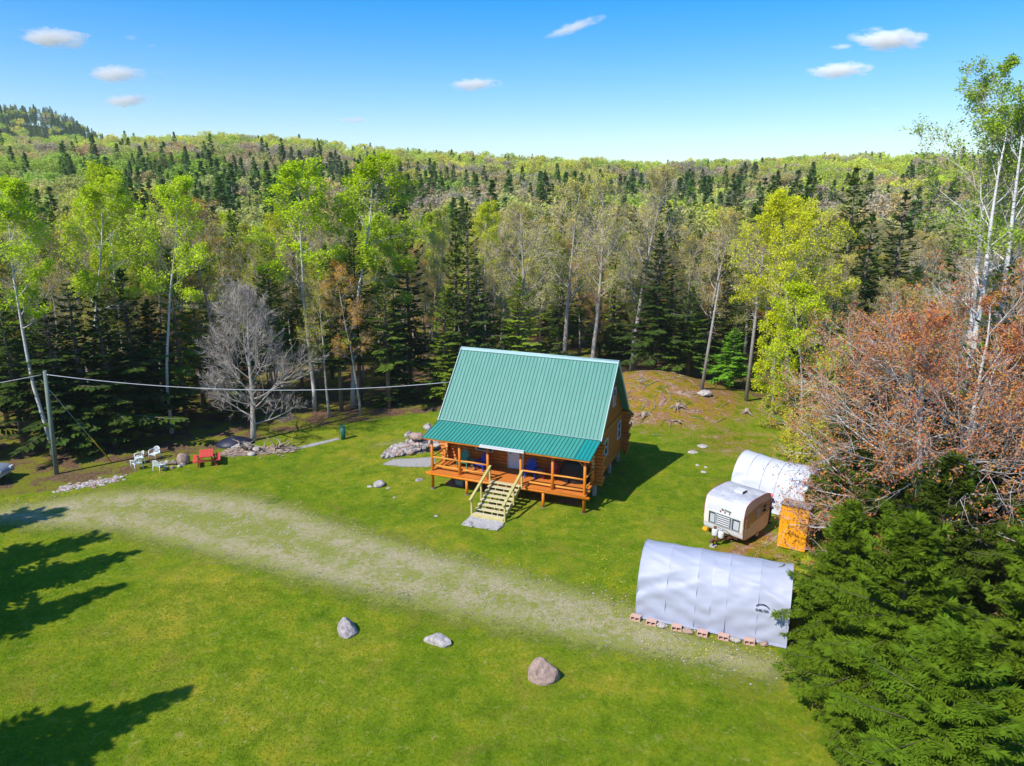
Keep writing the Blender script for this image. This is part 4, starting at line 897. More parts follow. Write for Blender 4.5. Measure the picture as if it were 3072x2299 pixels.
for x in (-0.18, 0.18):
    mb = MB(); n = 12
    mb.tube([(x, -0.5, 0.42), (x, -0.5, 0.46), (x, -0.5, 0.52), (x, -0.5, 0.74), (x, -0.5, 0.80), (x, -0.5, 0.84)], [0.10, 0.145, 0.155, 0.155, 0.13, 0.06], 16); tk = mb.build('gas_bottle', 'white', cv)
    mb = MB(); mb.tube([(x, -0.5, 0.82), (x, -0.5, 0.95)], [0.075, 0.08], 12); mb.build('collar', 'rust' if x < 0 else 'alu', tk)
mb = MB(); mb.tube([(-0.18, -0.5, 0.93), (0, -0.55, 1.0), (0.18, -0.5, 0.93), (0.35, -0.25, 0.8), (0.6, -0.05, 0.5)], 0.015, 6); mb.build('gas_hose', 'black', cv)
cl = cv.matrix_basis if False else None
def CV(x, y, z=0):
    a = R_(-45.8); return Vector((10.98 + x * math.cos(a) - y * math.sin(a), 34.39 + x * math.sin(a) + y * math.cos(a), z))
mb = MB(); mb.prism([(-0.3, 0), (0.3, 0), (0.22, 0.3), (-0.1, 0.34)], -0.15, 0.15, 1); tag(mb.build('wheel_chock', 'orange', None, CV(-1.25, 0.75), 0.4), 'orange wedge block at the left side of the caravan', 'wheel chock')

# ------------------------------------------------------------------ person
def person(loc, rz):
    def skin(name, pts, edges, rads, mat, parent, sub=2):
        me = bpy.data.meshes.new(name); me.from_pydata(pts, edges, []); o = bpy.data.objects.new(name, me); COL.objects.link(o); o.parent = parent
        sk = o.modifiers.new('skin', 'SKIN'); sk.use_smooth_shade = True
        for v, r in zip(me.skin_vertices[0].data, rads): v.radius = r if isinstance(r, tuple) else (r, r)
        me.skin_vertices[0].data[0].use_root = True
        ss = o.modifiers.new('sub', 'SUBSURF'); ss.levels = sub; ss.render_levels = sub
        me.materials.append(MT[mat]); return o
    t = empty('person', loc, rz, 'person in a pink cap and navy top standing behind the caravan', 'person')
    P = [(0, 0, 0.95), (0, 0.0, 1.15), (0, -0.04, 1.38), (0, -0.05, 1.47), (0, -0.08, 1.56), (0, -0.10, 1.66), (0.17, -0.03, 1.38), (0.24, -0.14, 1.14), (0.14, -0.34, 1.06), (-0.17, -0.03, 1.38), (-0.24, -0.13, 1.14), (-0.12, -0.33, 1.08), (0.09, 0, 0.88), (0.10, -0.03, 0.48), (0.10, 0.02, 0.08), (0.10, -0.12, 0.04), (-0.09, 0, 0.88), (-0.10, -0.02, 0.48), (-0.11, 0.03, 0.08), (-0.11, -0.11, 0.04)]
    E = [(0, 1), (1, 2), (2, 3), (3, 4), (4, 5), (2, 6), (6, 7), (7, 8), (2, 9), (9, 10), (10, 11), (0, 12), (12, 13), (13, 14), (14, 15), (0, 16), (16, 17), (17, 18), (18, 19)]
    Rr = [(0.15, 0.11), (0.13, 0.10), (0.15, 0.10), 0.055, (0.085, 0.095), (0.08, 0.09), 0.06, 0.045, 0.033, 0.06, 0.045, 0.033, 0.085, 0.06, 0.042, 0.035, 0.085, 0.06, 0.042, 0.035]
    b = skin('body', P, E, Rr, 'skin', t)
    idx = [0, 1, 2, 6, 7, 9, 10]; m = {k: i for i, k in enumerate(idx)}
    skin('jacket', [P[i] for i in idx], [(m[a], m[c]) for a, c in E if a in m and c in m], [(0.175, 0.135), (0.155, 0.125), (0.175, 0.125), 0.078, 0.06, 0.078, 0.06], 'navy', t)
    idx = [7, 8]; skin('sleeve', [P[7], tuple((Vector(P[7]) * .25 + Vector(P[8]) * .75))], [(0, 1)], [0.062, 0.05], 'lightcloth', t); skin('sleeve', [P[10], tuple((Vector(P[10]) * .25 + Vector(P[11]) * .75))], [(0, 1)], [0.062, 0.05], 'lightcloth', t)
    idx = [0, 12, 13, 14, 16, 17, 18]; m = {k: i for i, k in enumerate(idx)}
    skin('trousers', [P[i] for i in idx], [(m[a], m[c]) for a, c in E if a in m and c in m], [(0.17, 0.13), 0.10, 0.075, 0.062, 0.10, 0.075, 0.062], 'navy', t)
    for s in (-1, 1):
        mb = MB(); mb.box((s * 0.105, -0.05, 0.035), (0.1, 0.28, 0.07)); mb.build('shoe', 'black', t)
        mb = MB(); hx, hy, hz = (0.13 if s > 0 else -0.11), -0.37, 1.06
        mb.box((hx, hy - 0.02, hz), (0.075, 0.085, 0.03)); 
        for k in range(4): L = (0.07, 0.08, 0.075, 0.06)[k]; x = hx - 0.03 + k * 0.02; mb.tube([(x, hy - 0.06, hz), (x, hy - 0.06 - L * 0.6, hz - 0.006), (x, hy - 0.06 - L, hz - 0.03)], [0.009, 0.008, 0.006], 6)
        mb.tube([(hx - s * 0.035, hy - 0.02, hz), (hx - s * 0.06, hy - 0.06, hz - 0.01)], [0.011, 0.008], 6); mb.build('hand', 'skin', t)
    mb = MB(); n = 16; PP = np.zeros((n, 8, 3))
    for i in range(n):
        a = 6.2832 * i / (n - 1)
        for j in range(8): q = j / 7 * 1.45; PP[i, j] = (0.098 * math.cos(a) * math.cos(q), -0.09 + 0.112 * math.sin(a) * math.cos(q), 1.66 + 0.11 * math.sin(q))
    mb.grid(PP); mb.prism([(-0.08, -0.17), (0.08, -0.17), (0.06, -0.28), (-0.06, -0.28)], 1.655, 1.667, 2); mb.build('cap', 'pinkcap', t)
    mb = MB(); mb.box((0, -0.19, 1.585), (0.022, 0.03, 0.035)); mb.build('nose', 'skin', t)
pl = Vector((14.15, 36.7, 0)); person((pl.x, pl.y, 0), R_(20))

# ------------------------------------------------------------------ car at the left edge
car = empty('parked_car', (-31.35, 41.9, H(-31, 42)), R_(4), 'silver car parked at the far left edge of the woods', 'car')
prof_c = smooth_prof([(0.0, 0.35), (0.0, 0.78), (-0.25, 0.93), (-1.15, 1.02), (-1.85, 1.58), (-3.4, 1.62), (-4.25, 1.15), (-4.4, 0.9), (-4.4, 0.35)], 4)
mb = MB(); n = len(prof_c); V = []
for y, k in ((-0.86, 0.93), (-0.8, 1.0), (0.8, 1.0), (0.86, 0.93)):
    for p in prof_c: z = p[1]; V.append((p[0] * (1 if abs(y) < 0.85 else 0.99), y * (1 - 0.16 * max(0, (z - 0.95)) / 0.65), 0.35 + (z - 0.35) * k))
F = []
for r_ in range(3):
    for i in range(n): F.append([r_ * n + i, (r_ + 1) * n + i, (r_ + 1) * n + (i + 1) % n, r_ * n + (i + 1) % n])
F += [list(range(n)), [3 * n + i for i in range(n)][::-1]]; mb.add(V, F, 0, False); mb.build('body', 'silver', car)
for s in (-1, 1):
    mb = MB(); mb.prism([(-1.4, 1.05), (-1.95, 1.5), (-3.3, 1.53), (-3.95, 1.1)], s * 0.80, s * 0.83, 1); mb.build('window', 'glass', car)
    mb = MB(); mb.box((-0.03, s * 0.62, 0.78), (0.12, 0.3, 0.14)); mb.build('headlight', 'white', car)
    for x in (-0.82, -3.55):
        mb = MB(); mb.tube([(x, s * 0.68, 0.33), (x, s * 0.89, 0.33)], 0.33, 20); w = mb.build('wheel', 'tyre', car)
        mb = MB(); mb.tube([(x, s * 0.8, 0.33), (x, s * 0.9, 0.33)], 0.20, 16); mb.build('rim', 'alloy', w)
mb = MB(); mb.bar((-1.2, 0, 1.06), (-1.85, 0, 1.6), 1.35, 0.02); mb.build('windscreen', 'glass', car)

# ------------------------------------------------------------------ tree builders
def nrmz(v): return v / (np.linalg.norm(v, axis=-1, keepdims=True) + 1e-9)
def strips(mb, P, D, L, w, rg, mi=0, bend=0.15):
    P = np.array(P); D = nrmz(np.array(D)); L = np.array(L)[:, None]; N = len(P)
    if N == 0: return
    S = nrmz(np.cross(D, rg.normal(size=(N, 3)))); w = np.asarray(w).reshape(-1, 1) if not np.isscalar(w) else w
    B = rg.normal(size=(N, 3)) * bend * L * 0.5
    M1 = P + D * L * 0.5 + B; T = P + D * L + B * 0.4
    V = np.stack([P - S * w, P + S * w, M1 - S * w * .7, M1 + S * w * .7, T - S * w * .25, T + S * w * .25], 1).reshape(-1, 3)
    b = np.arange(N)[:, None] * 6
    mb.add(V, np.concatenate([b + np.array([[0, 1, 3, 2]]), b + np.array([[2, 3, 5, 4]])]), mi)
    return P, D, L
def leaves(mb, C, size, rg, mi=0, asp=0.65, upb=0.5):
    C = np.array(C); N = len(C)
    if N == 0: return
    n = rg.normal(size=(N, 3)); n[:, 2] = np.abs(n[:, 2]) + upb; n = nrmz(n)
    U = nrmz(np.cross(n, rg.normal(size=(N, 3)))); V = np.cross(n, U)
    s = size * rg.uniform(0.6, 1.35, (N, 1)); mb.quads(C, U * s, V * s * asp, mi)
def path(p, d, L, k, r, wig, lift):
    p = np.array(p, float); d = np.array(d, float); d /= np.linalg.norm(d); pts = [p.copy()]; ds = [d.copy()]
    for i in range(k):
        d = d + np.array([r.gauss(0, wig), r.gauss(0, wig), r.gauss(0, wig * 0.7) + lift]); d /= np.linalg.norm(d)
        p = p + d * L / k; pts.append(p.copy()); ds.append(d.copy())
    return pts, ds
def at(pts, ds, q):
    k = len(pts) - 1; f = min(q * k, k - 1e-4); i = int(f); f -= i
    return pts[i] * (1 - f) + pts[i + 1] * f, ds[i]
def perp(d, r, ang):
    """direction at angle ang from d"""
    v = np.array([r.gauss(0, 1), r.gauss(0, 1), r.gauss(0, 1)]); v -= d * v.dot(d); v /= np.linalg.norm(v) + 1e-9
    return d * math.cos(ang) + v * math.sin(ang)
def hardwood(seed, h, r0, base, spread, n1=15, n2=7, n3=6, n4=5, leaf=2, lsize=0.10, wig=0.12, lift=0.06, stems=1, tw=0.016, wid=0.45, fork=0.0, crownshape=1.0, jit=0.12, leafmin=0.0, elev=(0.35, 1.0)):
    r = random.Random(seed); rg = np.random.default_rng(seed); wood = MB(); crown = MB()
    TPp, TD, TL = [], [], []
    for s in range(stems):
        a = 6.28 * s / max(stems, 1) + r.uniform(-.4, .4); lean = (0.0 if stems == 1 else 0.22 + fork)
        d0 = np.array([math.cos(a) * lean + r.gauss(0, .02), math.sin(a) * lean + r.gauss(0, .02), 1.0])
        hh = h * (1 if s == 0 else r.uniform(0.82, 0.97)); k = 10
        if fork and stems > 1:
            pts, ds = path((0, 0, -0.15), d0, hh, k, r, 0.05, 0.10)
        else: pts, ds = path((math.cos(a) * 0.12 * (stems > 1), math.sin(a) * 0.12 * (stems > 1), -0.15), d0, hh, k, r, 0.035, 0.03)
        rs = r0 * (1 if stems == 1 else 0.72)
        wood.tube(pts, [rs * (1.25 if i == 0 else 1) * (1 - i / k * 0.88) for i in range(k + 1)], 9, 0)
        for i in range(n1):
            q = base + (1 - base) * (i + r.uniform(0.1, 0.9)) / n1; q = min(q, 0.985)
            p, d = at(pts, ds, q); t = (q - base) / (1 - base)
            env = math.sin(math.pi * min(1, (0.16 + 0.84 * t) ** crownshape)) ** 0.7 * (1.0) + 0.12
            L = spread * env * r.uniform(0.75, 1.15); az = i * 2.399 + r.uniform(-.5, .5) + s
            el = elev[0] + (elev[1] - elev[0]) * t + r.uniform(-.15, .15)
            if stems > 1:
                az = math.atan2(d[1], d[0]) + r.uniform(-1.9, 1.9)
            d1 = np.array([math.cos(az) * math.cos(el), math.sin(az) * math.cos(el), math.sin(el)])
            lp, ld = path(p, d1, L, 5, r, wig, lift); r1 = max(0.015, rs * (1 - q * 0.85) * wid)
            wood.tube(lp, [r1 * (1 - 0.8 * j / 5) for j in range(6)], 5, 0, False)
            for j in range(n2):
                q2 = 0.2 + 0.8 * (j + r.random()) / n2; q2 = min(q2, 0.98); p2, dd = at(lp, ld, q2)
                L2 = L * (0.62 - 0.35 * q2) * r.uniform(0.7, 1.2); d2 = perp(dd, r, r.uniform(0.5, 0.95))
                sp, sd_ = path(p2, d2, L2, 3, r, wig * 1.3, lift * 1.5); r2 = max(0.008, r1 * (1 - 0.8 * q2) * 0.6)
                wood.tube(sp, [r2, r2 * .75, r2 * .5, r2 * .25], 3, 0, False)
                for m in range(n3):
                    q3 = min(0.98, 0.15 + 0.85 * (m + r.random()) / n3); p3, d3 = at(sp, sd_, q3)
                    L3 = max(0.2, L2 * (0.62 - 0.3 * q3)) * r.uniform(0.7, 1.2); dm = perp(d3, r, r.uniform(0.35, 0.9)); dm[2] += 0.15
                    TPp.append(p3); TD.append(dm); TL.append(L3)
    strips(crown, TPp, TD, TL, tw, rg, 0)
    P = np.array(TPp); D = nrmz(np.array(TD)); L = np.array(TL)[:, None]
    PP, DD, LL = [], [], []
    for m in range(n4):
        q = 0.2 + 0.8 * (m + rg.random((len(P), 1))) / n4
        PP.append(P + D * L * q); DD.append(nrmz(D + rg.normal(size=D.shape) * 0.55 + np.array([0, 0, 0.12]))); LL.append((L * rg.uniform(0.25, 0.6, L.shape) + 0.06)[:, 0])
    if n4:
        PP = np.concatenate(PP); DD = np.concatenate(DD); LL = np.concatenate(LL)
        strips(crown, PP, DD, LL, tw * 0.6, rg, 0)
        if leaf:
            C = []
            zc = PP[:, 2] > h * leafmin
            for m in range(leaf): C.append((PP + DD * (LL * rg.uniform(0.3, 1.1, len(LL)))[:, None] + rg.normal(size=PP.shape) * jit)[zc])
            leaves(crown, np.concatenate(C), lsize, rg, 1)
    return wood, crown
def spruce(seed, h, R, nw, nb, nt_, bare=0.0, mode=1, w=0.075, droop=0.3, dens=1.0):
    r = random.Random(seed); rg = np.random.default_rng(seed); wood = MB(); crown = MB()
    wood.tube([(0, 0, -0.15), (0.02, 0, h * 0.5), (0, 0, h * 0.97)], [h * 0.014, h * 0.009, 0.012], 7)
    z0 = max(0.05, bare) * h; TPp, TD, TL = [], [], []
    for i in range(nw):
        t = (i + r.uniform(0.2, 0.8)) / nw; z = z0 + (h - z0) * t
        rad = (R * ((1 - t) ** 0.78) * (1 - 0.25 * max(0, 0.12 - t) / 0.12) + 0.12) * (1 + 0.22 * math.sin(i * 1.9 + seed))
        n = max(3, int(nb * (0.5 + 0.5 * (1 - t)) + .5)); a0 = r.uniform(0, 6.28)
        for b in range(n):
            if r.random() > dens: continue
            a = a0 + 6.2832 * b / n + r.uniform(-.35, .35); L = rad * r.uniform(0.5, 1.25) * (1 + 0.25 * math.sin(a * 2 + z * 0.9 + seed) + 0.15 * math.sin(a * 3 - z * 1.7))
            s0 = -droop * 0.6 + t * 0.95 + r.uniform(-.1, .1)
            pts, ds = path((0, 0, z), (math.cos(a), math.sin(a), s0), L, 4, r, 0.06, -0.02 if t < 0.6 else 0.05)
            pts[-1][2] += 0.05 * L; rr = (0.008 + 0.012 * L) if mode == 1 else (0.005 + 0.006 * L)
            wood.tube(pts, [rr, rr * .8, rr * .6, rr * .4, rr * .2], 3, 0, False)
            k = max(3, int(nt_ * (0.35 + 0.65 * L / R)))
            for j in range(k):
                q = 0.18 + 0.82 * (j + 0.5) / k; p, d = at(pts, ds, min(q, .99)); side = np.array([-d[1], d[0], 0.0]); side /= np.linalg.norm(side) + 1e-9
                for s in (-1, 1):
                    ln = min(0.85, (0.14 + 0.50 * L * (1 - q) ** 0.8)) * r.uniform(0.7, 1.15)
                    TPp.append(p); TD.append(d * 0.75 + side * s * 0.75 + np.array([0, 0, -0.12 - r.uniform(0, .25)])); TL.append(ln)
            TPp.append(pts[-2]); TD.append(ds[-1]); TL.append(L / 4 + 0.15)
    TPp.append(np.array([0, 0, h * 0.94])); TD.append(np.array([0, 0, 1.0])); TL.append(h * 0.07)
    P = np.array(TPp); D = nrmz(np.array(TD)); L = np.array(TL)[:, None]; N = len(P)
    up = np.array([0, 0, 1.0]) + rg.normal(size=(N, 3)) * 0.35; S = nrmz(np.cross(D, up))
    if mode == 1:
        crown.quads(P + D * L * 0.5, D * L * 0.55, S * (w * rg.uniform(0.7, 1.3, (N, 1)) + L * 0.10), 0)
    else:
        for m in range(mode):
            q = (m + rg.random((N, 1))) / mode; c = P + D * L * q
            for s in (-1, 1):
                dd = nrmz(D * 0.8 + S * s * 0.65 + np.array([0, 0, -0.05]) + rg.normal(size=(N, 3)) * 0.18); ln = (0.09 + 0.16 * (1 - q)) * rg.uniform(.7, 1.3, (N, 1))
                sd2 = nrmz(np.cross(dd, up)); crown.quads(c + dd * ln * 0.6, dd * ln * 0.8, sd2 * w * 0.42 * rg.uniform(.7, 1.3, (N, 1)), 0)
    return wood, crown
def as_tree(name, wc, bark, foliage, loc, label, cat, group, color, rz=0.0, scale=(1, 1, 1), crown_name='crown'):
    root = empty(name, loc, rz, label, cat, group); root.scale = scale
    wc[0].build('trunk', bark, root); c = wc[1].build(crown_name, foliage, root); c.color = (*color, 1)
    return root
def plant(proto, loc, rz, scale, label, group, color, cat=None):
    """copy of a whole tree with its own place, size and leaf colour"""
    root = proto.copy(); COL.objects.link(root); root.location = loc; root.rotation_euler = (0, 0, rz); root.scale = scale
    root['label'] = label
    if group: root['group'] = group
    elif 'group' in root: del root['group']
    for ch in proto.children:
        c = ch.copy(); COL.objects.link(c); c.parent = root
        if ch.name.startswith('crown'): c.color = (*color, 1)
    return root
def jit(c, a=0.18): k = 1 + rnd.uniform(-a, a); return tuple(max(0.003, x * k * (1 + rnd.uniform(-a, a) * 0.4)) for x in c)
LIME = (0.62, 0.74, 0.035); YEL = (0.76, 0.80, 0.03); OLIVE = (0.58, 0.60, 0.05); RUST = (0.74, 0.44, 0.06); BUD = (0.78, 0.72, 0.12); RED = (0.62, 0.16, 0.04)
NEED = (0.11, 0.18, 0.02); NEEDL = (0.185, 0.28, 0.02); NEEDD = (0.065, 0.115, 0.02)
# prototype meshes (placed for real by the first use)
PROTO = {}
def proto(key, name, cat, maker, bark, fol):
    PROTO[key] = []
    for wc in maker:
        t = as_tree(name, wc, bark, fol, (0, 0, 0), 'tree', cat, None, (0.1, 0.2, 0.05)); t['_h'] = 1.0; PROTO[key].append([t, False])
HN = {'S': 15.0, 'P': 18.0, 'B': 16.0, 'O': 15.0, 'T': 15.0, 'M': 3.0}
proto('S', 'spruce_tree', 'tree', [spruce(i, 15.0, (2.5, 2.1, 2.9)[i % 3], 30, 8, 7, (0.10, 0.05, 0.16)[i % 3]) for i in range(3)], 'bark_dark', 'needle')
proto('T', 'spruce_tree', 'tree', [spruce(10 + i, 15.0, (2.3, 2.7)[i], 26, 7, 7, 0.32, dens=0.85) for i in range(2)], 'bark_dark', 'needle')
proto('P', 'poplar_tree', 'tree', [hardwood(20 + i, 18, 0.135, 0.50, 2.7, 15, 8, 6, 4, 5, 0.074, leafmin=0.56, lift=0.12) for i in range(3)], 'bark_pale', ['twig', 'leaf'])
proto('B', 'maple_tree', 'tree', [hardwood(30 + i, 16, 0.20, 0.36, 3.5, 17, 8, 7, 4, 2, 0.042, lift=0.12, elev=(0.5, 1.2)) for i in range(3)], 'bark_grey', ['twig', 'leaf'])
proto('O', 'budding_tree', 'tree', [hardwood(40 + i, 15, 0.13, 0.34, 2.7, 15, 8, 6, 4, 3, 0.052, lift=0.1, elev=(0.4, 1.15)) for i in range(3)], 'bark_grey', ['twig', 'leaf'])
proto('M', 'sapling', 'sapling', [hardwood(50 + i, 3.0, 0.03, 0.12, 1.0, 9, 4, 3, 3, 3, 0.07, elev=(0.5, 1.2)) for i in range(2)], 'bark_grey', ['twig', 'leaf'])
taken = []
def tree(kind, x, y, h, label, group, color, rz=None, wide=1.0, z=None):
    lst = PROTO[kind]; e = lst[rnd.randrange(len(lst))]; zz = H(x, y) if z is None else z; s = h / HN[kind]; sw = s ** 0.6 * wide
    rz = rnd.uniform(0, 6.28) if rz is None else rz; col = jit(color)
    if not e[1]:
        e[1] = True; o = e[0]; o.location = (x, y, zz); o.rotation_euler = (0, 0, rz); o.scale = (sw, sw, s); o['label'] = label
        if group: o['group'] = group
        if '_h' in o: del o['_h']
        for ch in o.children:
            if ch.name.startswith('crown'): ch.color = (*col, 1)
    else:
        o = plant(e[0], (x, y, zz), rz, (sw, sw, s), label, group, col)
        if '_h' in o: del o['_h']
    taken.append((x, y)); return o
def TT(px, py, Y):
    r = ray(px, py); t = Y / r[1]; x = r[0] * t; z = CAMH + r[2] * t; return x, Y, max(3.0, z - H(x, Y))
KL = {'P': ('poplars with fresh lime leaves', LIME), 'B': ('bare hardwoods coming into bud', BUD), 'O': ('hardwoods in olive and yellow bud', OLIVE), 'S': ('dark spruces of the surrounding forest', NEED), 'T': ('dark spruces of the surrounding forest', NEED)}
heroes = [('P', 28, 560, 45.5, LIME, 1.1, 'tall white-trunked poplar at the far left edge by the utility pole'),
 ('P', 185, 548, 50, LIME, 1.1, 'lime-green poplar just right of the utility pole, highest of that clump'), ('P', 290, 522, 55, LIME, 1.0, 'slim lime poplar between two others behind the utility pole'),
 ('P', 425, 552, 51.5, LIME, 1.0, 'lime poplar with crooked pale limbs above the white chairs'), ('O', 612, 590, 57, RUST, 1.25, 'orange-budding maple standing behind the bare grey maple'),
 ('P', 895, 512, 57.5, (0.58, 0.78, 0.02), 1.3, 'tall bright poplar leaning left of its taller twin'), ('P', 1020, 478, 58.5, (0.55, 0.76, 0.02), 1.4, 'tallest bright lime poplar left of the cabin'),
 ('S', 130, 900, 47.6, NEEDD, 1.5, 'dark spruce just left of the utility pole top'), ('S', 285, 890, 48.8, NEEDD, 1.6, 'very dark spruce between two darker ones right of the utility pole'), ('S', 440, 900, 52.5, NEEDD, 1.4, 'dark spruce behind the white plastic chairs, right one of the row'), ('S', 690, 930, 55.5, NEED, 1.3, 'dark spruce directly behind the bare maple'), ('S', 1180, 900, 59.5, NEEDD, 1.3, 'dark spruce at the edge left of the cabin roof'), ('S', 200, 850, 48, NEEDD, 1.6, 'dark spruce behind the utility pole wires'), ('S', 360, 810, 52, NEEDD, 1.6, 'dark broad spruce above the white plastic chairs'), ('T', 70, 960, 49, NEEDD, 1.1, 'dark spruce at the left edge behind the parked car'),
 ('S', 560, 740, 58, NEEDL, 1.1, 'mid-green spruce above the red picnic table'), ('O', 800, 690, 63, OLIVE, 1.1, 'olive budding tree left of the bright poplars'), ('O', 960, 800, 55.5, OLIVE, 1.0, 'olive budding tree beneath the bright poplars'),
 ('O', 1060, 800, 56, RUST, 1.0, 'orange-budded tree at the edge behind the green drum'), ('T', 1150, 800, 58, NEED, 1.1, 'dark spruce behind the left end of the cabin'), ('O', 1290, 640, 66, (0.5, 0.55, 0.07), 0.9, 'pale-limbed birch standing behind the cabin roof left end'),
 ('S', 1215, 618, 63, NEEDD, 0.9, 'narrow dark spruce rising left above the cabin'), ('S', 1400, 612, 62, NEEDD, 0.95, 'tall spire-shaped spruce directly above the cabin ridge'), ('S', 1365, 655, 64, (0.15, 0.19, 0.02), 0.9, 'olive-tinged spruce beside the tall spire-shaped spruce'),
 ('S', 1330, 860, 59.5, NEEDL, 1.15, 'bright green fir just behind the left half of the cabin'), ('P', 1455, 625, 76, LIME, 0.9, 'yellow-green poplar behind the middle of the cabin'),
 ('B', 1575, 630, 65, BUD, 1.2, 'spreading bare maple above the middle of the cabin roof'), ('B', 1700, 565, 69, BUD, 1.2, 'tall bare maple above the right half of the cabin roof'), ('B', 1795, 560, 67, BUD, 1.1, 'bare maple with forked pale trunk above the roof right end'), ('B', 1925, 525, 71, BUD, 1.2, 'tallest bare maple rising from behind the mound'),
 ('S', 1560, 830, 63.5, NEEDL, 1.15, 'mid-green fir behind the right half of the cabin'), ('S', 1985, 700, 67.5, NEEDD, 1.4, 'broad dark spruce right behind the mound crest'), ('S', 1905, 620, 84, NEED, 1.1, 'spruce half hidden by the bare maples'), ('S', 1655, 950, 65, NEED, 1.0, 'small dark spruce close behind the cabin ridge'),
 ('B', 2140, 650, 69, BUD, 1.1, 'bare pale birch with forked white limbs right of the mound'), ('S', 2205, 985, 63.5, (0.15, 0.40, 0.02), 1.5, 'short bright green fir at the back of the clearing'), ('S', 2080, 860, 67, NEED, 1.3, 'spruce between the mound and the bright fir'),
 ('S', 2296, 535, 90, NEEDD, 1.1, 'dark spruce left of a pair on the skyline'), ('S', 2335, 518, 91, NEEDD, 1.1, 'dark spruce right of a pair above the yellow maple'), ('S', 2218, 560, 118, NEED, 1.0, 'distant narrow spruce left of the yellow maple'), ('S', 2440, 512, 84, NEEDD, 1.3, 'large spruce rising straight behind the yellow maple'),
 ('S', 2572, 505, 66, NEED, 1.5, 'big broad spruce right of the yellow maple'), ('S', 2720, 575, 64, NEEDD, 1.3, 'spruce between the broad spruce and the white birch'), ('S', 2620, 640, 62, NEEDD, 1.3, 'dark spruce just behind the red maple'), ('S', 2800, 560, 84, NEED, 1.1, 'spruce on the skyline left of the white birch'), ('S', 2890, 640, 62, NEED, 1.2, 'dark spruce behind the white birch stems'),
 ('S', 3035, 800, 37, NEED, 1.2, 'dense spruce at the right edge beneath the white birch'), ('S', 2960, 1000, 40, NEED, 1.2, 'dense spruce just left of the right edge beneath the birch'), ('S', 2540, 860, 55, NEEDL, 1.1, 'fresh green spruce between the yellow and red maples')]
for k, px, py, Y, c, wd, lb in heroes:
    x, y, h = TT(px, py, Y); tree(k, x, y, h, lb, None, c, None, wd)
# special trees
def special(name, wc, bark, loc, label, color, rz=0, cat='tree'): taken.append((loc[0], loc[1])); return as_tree(name, wc, bark, ['twig', 'leaf'], (loc[0], loc[1], H(loc[0], loc[1])), label, cat, None, color, rz)
MT['twig_grey'] = M('grey_twig', (0.40, 0.34, 0.30), 0.9, 0.25, 2); MT['twig_pale'] = M('pale_twig', (0.40, 0.35, 0.32), 0.9, 0.25, 2)
g = G(760, 1322)
w = hardwood(71, 10.4, 0.20, 0.13, 4.1, 26, 10, 8, 6, 0, 0.1, wig=0.08, lift=0.14, tw=0.013, wid=0.38, crownshape=0.75, elev=(0.15, 1.3)); t = empty('bare_maple', (g.x, g.y, g.z), 0.6, 'leafless grey round-crowned maple by the driftwood at the edge of the lawn', 'tree'); w[0].build('trunk', 'bark_grey', t); w[1].build('crown', ['twig_grey', 'leaf'], t); taken.append((g.x, g.y))
w = hardwood(72, 12.8, 0.28, 0.16, 5.9, 14, 9, 7, 4, 4, 0.050, wig=0.13, lift=0.035, stems=5, tw=0.011, wid=0.46, fork=0.04, crownshape=0.85, elev=(-0.2, 1.0), jit=0.07, leafmin=0.02)
t = empty('red_maple', (20.0, 31.2, 0), 0.9, 'big spreading maple with rust-red buds at the right of the clearing', 'tree'); w[0].build('trunk', 'bark_pale', t); c = w[1].build('crown', ['twig_pale', 'red_bud'], t); c.color = (0.72, 0.22, 0.05, 1); taken.append((19.8, 31.4))
rg0 = np.random.default_rng(5); 
x, y, h = TT(2425, 615, 56.5)
w = hardwood(73, h, 0.24, 0.48, 4.0, 26, 9, 7, 5, 6, 0.062, wig=0.12, lift=0.05, wid=0.5, crownshape=0.8, elev=(0.1, 1.25)); special('yellow_maple', w, 'bark_grey', (x, y), 'bright yellow-green maple at the back right of the clearing', YEL)
x, y, h = TT(2450, 870, 50)
w = hardwood(74, h, 0.13, 0.15, 2.9, 14, 8, 6, 4, 7, 0.062, lift=0.06); special('young_maple', w, 'bark_grey', (x, y), 'yellow-green young maple between the yellow maple and the red maple', (0.62, 0.74, 0.02))
x, y, h = TT(2345, 930, 56)
w = hardwood(75, h, 0.09, 0.08, 1.9, 14, 7, 5, 4, 6, 0.062, lift=0.06); special('young_maple', w, 'bark_grey', (x, y), 'slim lime-yellow young maple reaching to the ground at the back right', (0.68, 0.76, 0.02))
x, y, h = TT(2985, 155, 38.5)
w = hardwood(76, h, 0.36, 0.50, 3.9, 13, 8, 6, 4, 4, 0.07, wig=0.13, lift=0.07, stems=3, wid=0.42, fork=-0.10, leafmin=0.60, elev=(0.1, 1.0)); special('white_birch', w, 'birch', (25.6, 38.5), 'very tall multi-stemmed white birch towering at the right edge', (0.38, 0.56, 0.05), 0.9)
